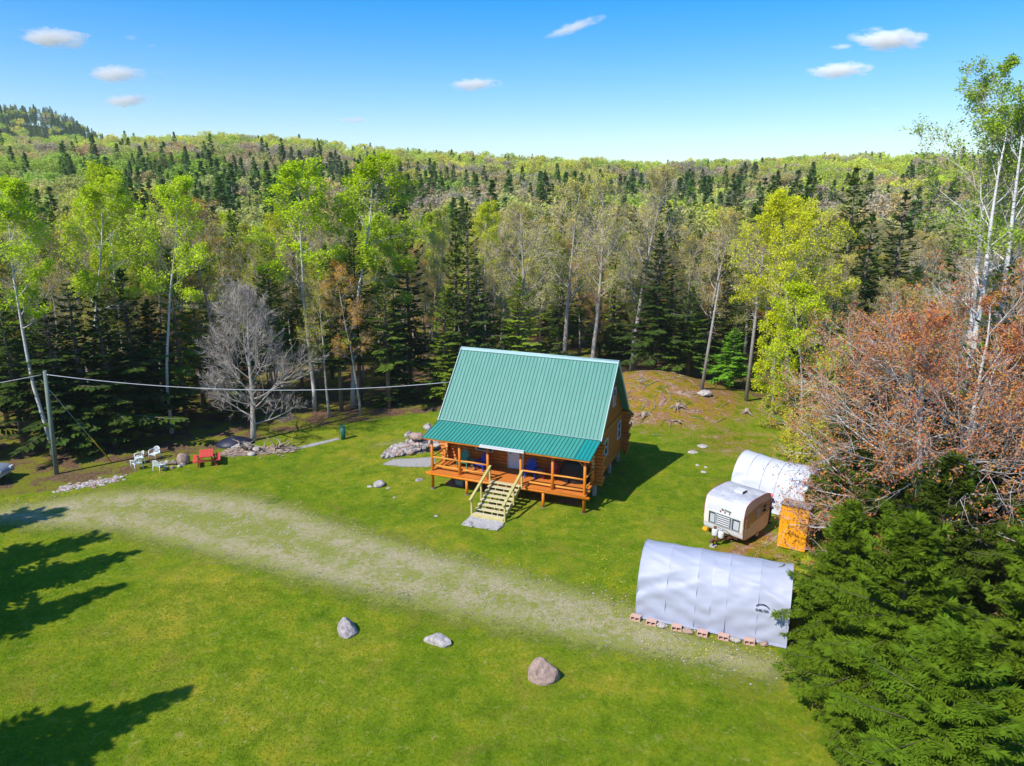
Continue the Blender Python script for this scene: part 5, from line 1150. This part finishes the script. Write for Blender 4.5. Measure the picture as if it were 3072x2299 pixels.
# dead snag and dead pine
def snag(loc, h, r, n, seed, label, lean=(0, 0)):
    rr_ = random.Random(seed); mb = MB(); mb.tube([(0, 0, -.1), (lean[0] * .5, lean[1] * .5, h * .5), (lean[0], lean[1], h)], [r, r * .75, r * .3], 9); tk_ = empty('dead_tree', loc, 0, label, 'dead tree'); mb.build('trunk', 'bark_dead', tk_); mb = MB()
    for i in range(n):
        z = h * rr_.uniform(0.3, 0.98); a = rr_.uniform(0, 6.28); L = rr_.uniform(0.5, 1.5); p = np.array([lean[0] * z / h, lean[1] * z / h, z]); pts, _ = path(p, (math.cos(a), math.sin(a), rr_.uniform(-.2, .4)), L, 4, rr_, 0.25, -0.05); mb.tube(pts, [0.025, 0.02, 0.016, 0.012, 0.006], 4)
    mb.build('branches', 'bark_dead', tk_); taken.append((loc[0], loc[1]))
g = G(2238, 1203); snag((g.x, g.y, g.z), 12.5, 0.17, 26, 3, 'tall bare dead trunk with stubby branches at the back of the clearing', (0.3, 0))
g = G(2345, 1160); snag((g.x, g.y, g.z), 5.5, 0.09, 8, 4, 'short dead pole beside the yellow young maple')
g = G(2105, 1168); snag((g.x, g.y, g.z), 9.0, 0.15, 10, 5, 'pale leaning dead stem in front of the bare birch', (0.8, 0))
# foreground spruces at the right
sp_hero = [spruce(81, 8.0, 2.9, 30, 10, 13, 0.0, 7, 0.062, 0.5, 0.92), spruce(82, 8.0, 3.1, 27, 10, 14, 0.0, 7, 0.062, 0.55, 0.92)]
FG = [(12.9, 25.2, 5.6, 0.88, 'foreground spruce touching the right end of the grey shelter'), (12.8, 21.0, 6.8, 1.14, 'big foreground spruce leaning over the gravel track end'), (12.0, 16.8, 5.6, 1.16, 'foreground spruce nearest the camera at the lower right'), (18.2, 21.4, 8.2, 1.05, 'tall foreground spruce in the lower right corner area'),
      (17.0, 26.0, 7.0, 0.95, 'foreground spruce just below the red maple'), (21.6, 25.6, 8.6, 1.0, 'foreground spruce at the right edge below the red maple'), (17.6, 17.4, 7.2, 1.05, 'foreground spruce in the bottom right corner'), (16.9, 30.3, 6.6, 0.75, 'spruce between the orange shed and the red maple trunk'), (17.9, 34.6, 8.0, 0.85, 'spruce right behind the orange shed'),
      (21.8, 30.6, 7.5, 0.9, 'spruce right of the red maple trunk'), (21.2, 35.4, 8.8, 0.9, 'spruce behind the red maple'), (20.6, 40.8, 9.0, 0.9, 'spruce beyond the white shelter'), (14.6, 28.6, 4.6, 0.62, 'small spruce in front of the orange shed'), (21.5, 20.0, 8.0, 1.0, 'spruce at the lower right margin'), (25.5, 33.0, 9.0, 1.0, 'spruce at the right margin under the birch'), (12.0, 19.0, 3.4, .7, 'low spruce at the bare corner of the lawn')]
hero_objs = []
for i, (x, y, h, wd, lb) in enumerate(FG):
    h *= 1.12 if i not in (12, 15) else 1.0
    c = (0.115, 0.195, 0.012) if i in (0, 1, 2, 3, 6, 13) else ((0.09, 0.15, 0.014))
    c = jit(c, 0.12); s = h / 8.0; sc = (wd * 0.92 * s ** 0.5, wd * 0.92 * s ** 0.5, s); taken.append((x, y))
    if i < 2: hero_objs.append(as_tree('spruce_tree', sp_hero[i], 'bark_dark', 'needle', (x, y, H(x, y)), lb, 'tree', None, c, i * 1.3, sc))
    else: plant(hero_objs[i % 2], (x, y, H(x, y)), i * 1.7, sc, lb, None, c)
# trees left of the view whose shadows fall on the lawn
for i, (px, py, h) in enumerate(((188, 1530, 14), (322, 1605, 15), (402, 1660, 11), (376, 1755, 13), (570, 2066, 13), (260, 2120, 12), (60, 1690, 14), (30, 1560, 15), (120, 1840, 13))):
    g = G(px, py); k = h / math.tan(R_(SUN_EL)); x, y = g.x - k * math.sin(R_(SUN_AZ - 180)), g.y - k * math.cos(R_(SUN_AZ - 180))
    tree('S', x, y, h, 'spruce standing left of the view, shading the lawn', 'spruces left of the view', NEED, None, 1.45)
for i, (x, y) in enumerate(((-20.5, 9), (-17.5, 4.5), (-24, 13), (-14, 1.5))): tree('O', x, y, 9, 'hardwood standing left of the view, shading the lawn', 'hardwoods left of the view', OLIVE)
# saplings near the right side
for i, (x, y, h) in enumerate(((20.6, 47.5, 3.4), (21.6, 51, 3.8), (19.4, 44.6, 2.8), (18.2, 41.4, 2.6), (22.4, 54, 3.5), (20.4, 50.2, 2.2), (18.6, 43, 2.4), (17.9, 39.2, 2.6), (21.0, 45.4, 3.2), (19.9, 53.0, 2.0), (16.5, 32.2, 2.2), (14.2, 30.9, 0.9), (20.0, 46.0, 2.4), (18.9, 46.6, 1.6), (20.2, 48.8, 1.8), (21.0, 56.0, 2.2), (17.3, 41.8, 1.4))):
    tree('M', x, y, h, 'yellow-green leafy sapling along the right edge of the clearing', 'saplings along the right edge', (0.6, 0.62, 0.04), None, 1.2)

# ------------------------------------------------------------------ forest fill
rf = random.Random(21); pts = []
def keep_in_view(x, y): return abs(x) < 0.72 * (0.967 * y + 4.5) + 5
y = 42.0
def nz(x, y, s, o=0): return noise.noise(Vector((x / s, y / s, o)))
sp_at = lambda y: 3.8 if y < 85 else (4.3 if y < 115 else (5.4 if y < 200 else 6.3))
while y < 745:
    s = sp_at(y); hw_ = 0.72 * (0.967 * y + 4.5) + 6; x = -hw_
    while x < hw_:
        xx, yy = x + rf.uniform(-.42, .42) * s, y + rf.uniform(-.42, .42) * s; x += s
        px = 1536 + 2083 * xx / yy
        if yy > 455 and (px > 660 or px < -100): continue
        if yy < 110:
            if inside(xx, yy): continue
            d = float(edge_dist(np.array([xx]), np.array([yy]))[0])
            if d > -0.9: continue
            if any((xx - a) ** 2 + (yy - b) ** 2 < 2.2 for a, b in taken): continue
            if yy < 44 and xx > -20: continue
            if xx > 13 and yy < 44: continue
        pts.append((xx, yy, px))
    y += s
pts.sort(key=lambda p: p[0] ** 2 + p[1] ** 2)
cnt = {'S': len([1 for h_ in heroes if h_[0] in 'ST']) + 30, 'P': 12, 'B': 8, 'O': 10}
far = {'c': [], 'h': []}
for x, y, px in pts:
    n1 = nz(x, y, 34); n2 = nz(x, y, 80, 5); r = rf.random(); ridge = y > 780 and hgt(x, y) > 60
    if y < 115:
        pc = (0.44 if px < 850 or px > 2150 else 0.31) + 0.5 * n1
        if r < pc: kind = 'S'
        else:
            q = rf.random(); kind = 'B' if q < (0.52 if x > -3 else 0.28) else ('P' if q > 0.86 and y < 95 and x < -3 else 'O')
        h = {'S': rf.uniform(9.5, 16.0), 'B': rf.uniform(11, 15), 'P': rf.uniform(12.5, 15.5), 'O': rf.uniform(8.5, 12.5)}[kind]
        if x > 8 and y < 75: h *= 0.9
        if cnt[kind] < 290:
            cnt[kind] += 1; z = None; kk = kind
            if kind == 'S' and rf.random() < 0.8 and y < 75: kk = 'T'
            col = KL[kk][1]
            if kind == 'S': col = rf.choice([NEED, NEED, NEEDD, NEEDL])
            if kind == 'O': col = rf.choice([OLIVE, OLIVE, (0.40, 0.38, 0.05), RUST, (0.28, 0.36, 0.04)])
            zn_ = 'behind the utility pole and car' if px < 330 else ('behind the white chairs and picnic table' if px < 680 else ('behind the bare maple' if px < 900 else ('between the bare maple and the cabin' if px < 1320 else ('behind the cabin' if px < 1860 else ('behind the mound' if px < 2180 else ('behind the yellow maple' if px < 2620 else 'behind the red maple and birch'))))))
            dz_ = 'in the front rows' if y < 62 else ('in the middle rows' if y < 82 else 'far back')
            sz_ = ('short' if h < 10.8 else ('mid-sized' if h < 12.8 else 'tall')) if kind != 'P' else 'tall'
            lb = sz_ + {'S': ' dark green spruce ', 'B': ' grey nearly bare hardwood ', 'P': ' lime-leaved poplar ', 'O': ' olive-budded hardwood '}[kind] + zn_ + ' ' + dz_
            gz_ = {'S': 'forest spruces ', 'B': 'bare forest hardwoods ', 'P': 'forest poplars ', 'O': 'budding forest hardwoods '}[kind] + zn_
            tree(kk, x, y, h, lb, gz_, col)
            continue
        (far['c'] if kind == 'S' else far['h']).append((x, y, h / 12.0, 0, BUD)); continue
    hill = y > 500 and px < 640
    pc = 0.09 + 0.5 * max(0, n2 + 0.02) + 0.2 * n1
    if 130 < y < 250 and 450 < px < 1350: pc += 0.3
    if y < 230: pc += 0.07
    if y > 300: pc = 0.05 + 0.12 * max(0, n1)
    if hill: pc = 0.8
    if r < pc:
        far['c'].append((x, y, rf.uniform(0.8, 1.25) * (1.2 if y < 320 else 1.0), 0, rf.choice([(0.16, 0.28, 0.05), (0.12, 0.22, 0.045), (0.14, 0.24, 0.07)])))
    else:
        yl = nz(x, y, 55, 9) + 0.45 * nz(x, y, 20, 3); lime = nz(x, y, 38, 14) + 0.3 * nz(x, y, 10, 2)
        top = sm(np.array((y - 260) / 150.0)).item()
        g_ = rf.random()
        if (190 < y < 255 and px < 1000 and lime > -0.2) or lime > 0.42: c = (0.31, 0.41, 0.06)
        elif yl + 0.85 * top - 0.28 > 0.15: c = rf.choice([(0.46, 0.50, 0.07), (0.40, 0.47, 0.07), (0.52, 0.51, 0.08), (0.42, 0.41, 0.12)])
        elif yl > -0.02 or g_ < 0.2: c = rf.choice([(0.42, 0.40, 0.14), (0.44, 0.36, 0.14), (0.38, 0.40, 0.12)])
        else: c = rf.choice([(0.36, 0.31, 0.20), (0.38, 0.33, 0.23), (0.33, 0.29, 0.20), (0.42, 0.33, 0.17)])
        if px > 2350 and y > 220 and g_ < 0.6: c = (0.46, 0.52, 0.06) if g_ < 0.4 else (0.42, 0.37, 0.20)
        far['h'].append((x, y, rf.uniform(0.7, 1.25), 0, c))
hx, hy, _ = TT(139, 345, 690); hz = H(hx, hy)
for k_ in ('c', 'h'): far[k_] = [d for d in far[k_] if not (abs(d[0] - hx) < 9 and -30 < d[1] - hy < 8)]
ct = empty('hilltop_cottage', (hx, hy, hz - 1), 0.3, 'tiny tan cottage at the top of the left hill', 'cottage')
mb = MB(); mb.prism([(-3, 0), (3, 0), (3, 5), (0, 7.4), (-3, 5)], -3.5, 3.5, 0); mb.build('wall', M('cottage_wall', (0.5, 0.40, 0.30)), ct)
mb = MB(); mb.bar((0, -3.4, 4.9), (0, 0.05, 7.7), 7.6, 0.2); mb.bar((0, 3.4, 4.9), (0, -0.05, 7.7), 7.6, 0.2); mb.build('roof', M('cottage_roof', (0.30, 0.21, 0.17)), ct)
# simple source trees for the far woods, used only through instancing
def far_source(name, kind, seed):
    r = random.Random(seed); rg = np.random.default_rng(seed); mb = MB()
    if kind == 'c':
        h = 12; mb.tube([(0, 0, -1), (0, 0, h)], [0.16, 0.02], 5, 1); n = 430; t = rg.random(n) ** 0.8; z = h * (0.08 + 0.92 * t); R = (2.0 * (1 - t) ** 0.9 + 0.12) * rg.uniform(0.45, 1.05, n) * (1 + .15 * np.sin(t * 40)); a = rg.uniform(0, 6.283, n)
        C = np.stack([R * np.cos(a), R * np.sin(a), z - 0.25 * R], 1); D = nrmz(np.stack([np.cos(a), np.sin(a), -0.35 + 0.5 * t], 1)); S = nrmz(np.cross(D, np.array([0, 0, 1.0]) + rg.normal(size=(n, 3)) * 0.4))
        mb.quads(C, D * (0.28 + 0.28 * (1 - t))[:, None], S * (0.20 + 0.22 * (1 - t))[:, None], 0)
    else:
        h = 12; mb.tube([(0, 0, -1), (0, 0, h * .55), (0.2, 0, h * 0.8)], [0.2, 0.13, 0.03], 5, 1)
        for i in range(7):
            a = i * 2.4; mb.tube([(0, 0, h * (0.4 + .05 * i)), (1.2 * math.cos(a), 1.2 * math.sin(a), h * (0.6 + .04 * i))], [0.07, 0.02], 3, 1, False)
        C = []
        for k in range(19):
            a = k * 2.4; q = r.random(); rr = 3.3 * math.sqrt(r.random()); zc = h * (0.56 + 0.30 * r.random()) - rr * 0.30; m = rg.normal(size=(48, 3)); m = nrmz(m) * (rg.random((48, 1)) ** 0.3) * r.uniform(0.8, 1.35); C.append(m + np.array([rr * math.cos(a), rr * math.sin(a), zc + 0.4]))
        C = np.concatenate(C); leaves(mb, C, 0.27 if seed % 2 else 0.23, rg, 0, 0.7, 0.6)
    o = mb.build(name, ['far_leaf', 'far_bark']); COL.objects.unlink(o); return o
def scatter(name, label, data, srcs):
    coll = bpy.data.collections.new(name + '_sources')
    for s in srcs: coll.objects.link(s)
    n = len(data); me = bpy.data.meshes.new(name); me.vertices.add(n)
    X = np.array([d[0] for d in data]); Y = np.array([d[1] for d in data]); Z = hgt(X, Y)
    me.vertices.foreach_set('co', np.stack([X, Y, Z], 1).astype(np.float32).ravel())
    rg = np.random.default_rng(3)
    a = me.attributes.new('kind', 'INT', 'POINT'); a.data.foreach_set('value', rg.integers(0, len(srcs), n).astype(np.int32))
    a = me.attributes.new('rot', 'FLOAT_VECTOR', 'POINT'); R = np.zeros((n, 3), np.float32); R[:, 2] = rg.uniform(0, 6.28, n); a.data.foreach_set('vector', R.ravel())
    s = np.array([d[2] for d in data]); wd = rg.uniform(0.85, 1.25, n); a = me.attributes.new('scl', 'FLOAT_VECTOR', 'POINT'); a.data.foreach_set('vector', np.stack([s * wd, s * wd, s], 1).astype(np.float32).ravel())
    c = np.array([d[4] for d in data]) * (1.5 if 'hardwood' in name else 1.05) * rg.uniform(0.82, 1.18, (n, 1)) * rg.uniform(0.93, 1.07, (n, 3)); a = me.attributes.new('tint', 'FLOAT_COLOR', 'POINT'); a.data.foreach_set('color', np.concatenate([c, np.ones((n, 1))], 1).astype(np.float32).ravel())
    me.materials.append(MT['far_leaf']); me.update()
    o = bpy.data.objects.new(name, me); COL.objects.link(o); tag(o, label, None, None, 'stuff')
    ng = bpy.data.node_groups.new(name, 'GeometryNodeTree'); ng.interface.new_socket('Geometry', in_out='INPUT', socket_type='NodeSocketGeometry'); ng.interface.new_socket('Geometry', in_out='OUTPUT', socket_type='NodeSocketGeometry')
    gi = ng.nodes.new('NodeGroupInput'); go = ng.nodes.new('NodeGroupOutput'); ip = ng.nodes.new('GeometryNodeInstanceOnPoints'); ci = ng.nodes.new('GeometryNodeCollectionInfo')
    ci.inputs['Collection'].default_value = coll; ci.inputs['Separate Children'].default_value = True; ci.inputs['Reset Children'].default_value = True
    def na(nm, ty): q = ng.nodes.new('GeometryNodeInputNamedAttribute'); q.data_type = ty; q.inputs['Name'].default_value = nm; return q.outputs['Attribute']
    ng.links.new(gi.outputs[0], ip.inputs['Points']); ng.links.new(ci.outputs[0], ip.inputs['Instance']); ip.inputs['Pick Instance'].default_value = True
    ng.links.new(na('kind', 'INT'), ip.inputs['Instance Index']); ng.links.new(na('scl', 'FLOAT_VECTOR'), ip.inputs['Scale'])
    e2 = ng.nodes.new('FunctionNodeEulerToRotation'); ng.links.new(na('rot', 'FLOAT_VECTOR'), e2.inputs[0]); ng.links.new(e2.outputs[0], ip.inputs['Rotation'])
    ng.links.new(ip.outputs[0], go.inputs[0]); md = o.modifiers.new('scatter', 'NODES'); md.node_group = ng
    return o
scatter('distant_conifers', 'dark conifers of the distant wooded hills', far['c'], [far_source('conifer_source', 'c', i) for i in range(3)])
scatter('distant_hardwoods', 'spring green and bare hardwoods of the distant wooded hills', far['h'], [far_source('hardwood_source', 'h', i) for i in range(4)])
print('TREES', cnt, len(far['c']), len(far['h']))
for k in PROTO:
    for e in PROTO[k]:
        if not e[1]:
            for ch in list(e[0].children): bpy.data.objects.remove(ch)
            bpy.data.objects.remove(e[0])

# ------------------------------------------------------------------ grass tufts, dandelions
rg = np.random.default_rng(8)
def lawn_pts(n, x0, x1, y0, y1, cond=lambda x, y: np.ones(len(x), bool)):
    X = rg.uniform(x0, x1, n); Y = rg.uniform(y0, y1, n); d = edge_dist(X, Y); k = (d > 0.3) & cond(X, Y); X, Y = X[k], Y[k]; return np.stack([X, Y, hgt(X, Y)], 1)
BR = []
for o_ in list(COL.objects):
    if o_.name.startswith('boulder') and o_.location.y < 43 and o_.location.z < 1:
        n_ = 160; a_ = rg.uniform(0, 6.283, n_); r_ = max(o_.dimensions.x, o_.dimensions.y) * 0.5 * rg.uniform(0.75, 1.15, n_); x_ = o_.location.x + r_ * np.cos(a_); y_ = o_.location.y + r_ * np.sin(a_); BR.append(np.stack([x_, y_, hgt(x_, y_)], 1))
BR = np.concatenate(BR)
mb = MB()
P = np.concatenate([lawn_pts(90000, -24, 12, 14, 30), lawn_pts(70000, -34, 20, 28, 56), BR])
loc_ = np.stack([(P[:, 0] - HO.x) * math.cos(HY) - (P[:, 1] - HO.y) * math.sin(HY), (P[:, 0] - HO.x) * math.sin(HY) + (P[:, 1] - HO.y) * math.cos(HY)], 1)
P = P[~((loc_[:, 0] > 0.2) & (loc_[:, 0] < 10.2) & (loc_[:, 1] > -0.2) & (loc_[:, 1] < 10))]
N = len(P); D = nrmz(np.stack([rg.normal(size=N) * .6, rg.normal(size=N) * .6, np.ones(N)], 1)); strips(mb, P, D, rg.uniform(0.02, 0.065, N), 0.016, rg, 0, 0.5)
o = mb.build('grass', 'grass_blade'); o.color = (0.30, 0.40, 0.02, 1); tag(o, 'short grass tufts of the lawn', None, None, 'stuff')
D1 = lawn_pts(700, 3, 6, 26, 34, lambda x, y: np.abs(x - 4.6 + (y - 28) * 0.05) < rg.exponential(0.8, len(x))); D2 = lawn_pts(260, 5.2, 10.5, 24.4, 27.3, lambda x, y: y < 27.2 - (x - 5.3) * .38 - .1); D3 = lawn_pts(160, -12, -4, 42, 46); D4 = lawn_pts(300, -14, 12, 27, 44, lambda x, y: rg.random(len(x)) < 0.5); D5 = lawn_pts(120, -1, 6, 34, 38)
P = np.concatenate([D1, D2, D3, D4, D5]); P[:, 2] += 0.07; N = len(P); mb = MB(); leaves(mb, P, 0.02, rg, 0, 1.0, 1.2); tag(mb.build('dandelions', 'dandelion'), 'yellow dandelion flowers dotted over the lawn', None, None, 'stuff')

mb = MB(); TRK = [(-40, 37), (-29, 37.2), (-20, 38.6), (-14, 36.6), (-8, 33.4), (-2, 30.4), (4, 27.8), (10.5, 24.2)]
V0, F0 = rock_mesh(5, (1.2, 1, 0.6), 1, planes=4)
for i in range(2600):
    k = rnd.randrange(len(TRK) - 1); t_ = rnd.random(); a_, b_ = TRK[k], TRK[k + 1]; dx, dy = b_[0] - a_[0], b_[1] - a_[1]; l_ = math.hypot(dx, dy); o_ = rnd.choice((-1.25, 1.25, 0)) + rnd.gauss(0, 0.5)
    x_ = a_[0] + dx * t_ - dy / l_ * o_; y_ = a_[1] + dy * t_ + dx / l_ * o_; q_ = rnd.random(); mb.add(V0 * (0.015 + 0.035 * q_ ** 3) + np.array([x_, y_, H(x_, y_) + 0.02]), F0, rnd.choice([0, 1]))
tag(mb.build('pebbles', ['stone_pale', 'stone']), 'loose pebbles scattered along the gravel track', None, None, 'stuff')
# ------------------------------------------------------------------ clouds (real puffs a few kilometres away)
def cloud_mat():
    m = bpy.data.materials.new('cloud'); m.use_nodes = True; t = m.node_tree; t.nodes.clear(); MT['cloud'] = m
    out_ = t.nodes.new('ShaderNodeOutputMaterial'); pv = t.nodes.new('ShaderNodeVolumePrincipled'); pv.inputs['Color'].default_value = (1, 1, 1, 1); pv.inputs['Anisotropy'].default_value = -0.45
    tc = t.nodes.new('ShaderNodeTexCoord'); at_ = t.nodes.new('ShaderNodeAttribute'); at_.attribute_type = 'OBJECT'; at_.attribute_name = 'half'
    dv = t.nodes.new('ShaderNodeVectorMath'); dv.operation = 'DIVIDE'; lk(t, tc.outputs['Object'], dv.inputs[0]); lk(t, at_.outputs['Vector'], dv.inputs[1])
    ln = t.nodes.new('ShaderNodeVectorMath'); ln.operation = 'LENGTH'; lk(t, dv.outputs[0], ln.inputs[0])
    n = tex(t, 0.016, 6, 0.72, 0.6, vec=tc.outputs['Object'], stretch=(0.8, 1, 2.4))
    e = mnode(t, 'ADD', mnode(t, 'SUBTRACT', 0.8, ln.outputs['Value']), mnode(t, 'MULTIPLY', mnode(t, 'SUBTRACT', n, 0.5), 2.6))
    oi = t.nodes.new('ShaderNodeObjectInfo')
    d = mnode(t, 'MULTIPLY', mnode(t, 'MINIMUM', mnode(t, 'MAXIMUM', mnode(t, 'MULTIPLY', e, 2.2), 0.0), 1.0), mnode(t, 'MULTIPLY', oi.outputs['Alpha'], 0.034)); lk(t, d, pv.inputs['Density'])
    lk(t, pv.outputs[0], out_.inputs['Volume'])
cloud_mat()
CL = [(155, 112, 185, 50, 0, 0.97, 'largest white cloud at the upper left'), (225, 135, 60, 24, 0, 0.85, 'small puff under the largest left cloud'), (345, 220, 155, 50, 0, 0.95, 'white oval cloud above the left hill, middle of three'), (380, 301, 140, 36, -3, 0.9, 'flat white cloud lowest of three above the left hill'), (1423, 252, 140, 36, 0, 0.92, 'lone white cloud high above the cabin'), (1722, 82, 165, 26, -16, 0.75, 'thin slanting wisp of cloud near the top of the sky'), (2665, 118, 200, 58, 3, 0.97, 'large white cloud at the upper right'), (2527, 140, 65, 17, 0, 0.8, 'small puff just left of the upper right cloud'), (2518, 210, 165, 46, 0, 0.96, 'white lens-shaped cloud below the upper right cloud'), (1065, 360, 105, 20, 0, 0.7, 'low faint cloud above the left ridge'), (392, 112, 45, 16, 8, 0.55, 'tiny faint cloud right of the largest left cloud'), (455, 137, 36, 12, 0, 0.45, 'tiny faint wisp right of the upper left clouds'), (870, 372, 90, 16, 0, 0.35, 'very faint low cloud wisp over the left ridge'), (2005, 305, 36, 10, 0, 0.4, 'tiny faint wisp above the centre right ridge'), (2625, 327, 45, 11, 0, 0.4, 'tiny faint wisp left of the white birch'), (480, 218, 60, 14, 0, 0.3, 'faint wisp right of the middle left cloud')]
SC.cycles.volume_bounces = 10; SC.cycles.volume_step_rate = 1.0; SC.cycles.volume_max_steps = 64
for i, (px, py, w_, h_, rot, al, lb) in enumerate(CL):
    r = ray(px, py); Dd = 3200.0; t = Dd / r[1]; c = np.array([0, 0, CAMH]) + r * t; k = Dd / FPX * 1.04
    bm = bmesh.new(); bmesh.ops.create_icosphere(bm, subdivisions=3, radius=1.05); sx, sy, sz = w_ * 0.54 * k, w_ * 0.35 * k, h_ * 0.50 * k
    V = np.array([(v.co.x * sx, v.co.y * sy, v.co.z * sz) for v in bm.verts]); F = np.array([[v.index for v in f.verts] for f in bm.faces]); bm.free(); mb = MB(); mb.add(V, F, 0, True)
    o = mb.build('cloud', 'cloud', None, c); o.rotation_euler = (0, R_(rot), 0); o.color = (1, 1, 1, al ** 2); o['half'] = (sx, sy, sz); tag(o, lb, 'cloud', 'small fair-weather clouds')

# ------------------------------------------------------------------ thin air between here and the hills
mb = MB(); mb.box((0, 700, 66), (5200, 2500, 142)); hz_o = None
m = bpy.data.materials.new('haze'); m.use_nodes = True; t = m.node_tree; t.nodes.clear(); MT['haze'] = m
ho = t.nodes.new('ShaderNodeOutputMaterial'); hp = t.nodes.new('ShaderNodeVolumePrincipled'); hp.inputs['Color'].default_value = (0.86, 0.93, 1.0, 1); hp.inputs['Density'].default_value = 0.00014
lk(t, hp.outputs[0], ho.inputs['Volume']); tag(mb.build('haze', 'haze'), 'thin haze over the distant hills', None, None, 'stuff')
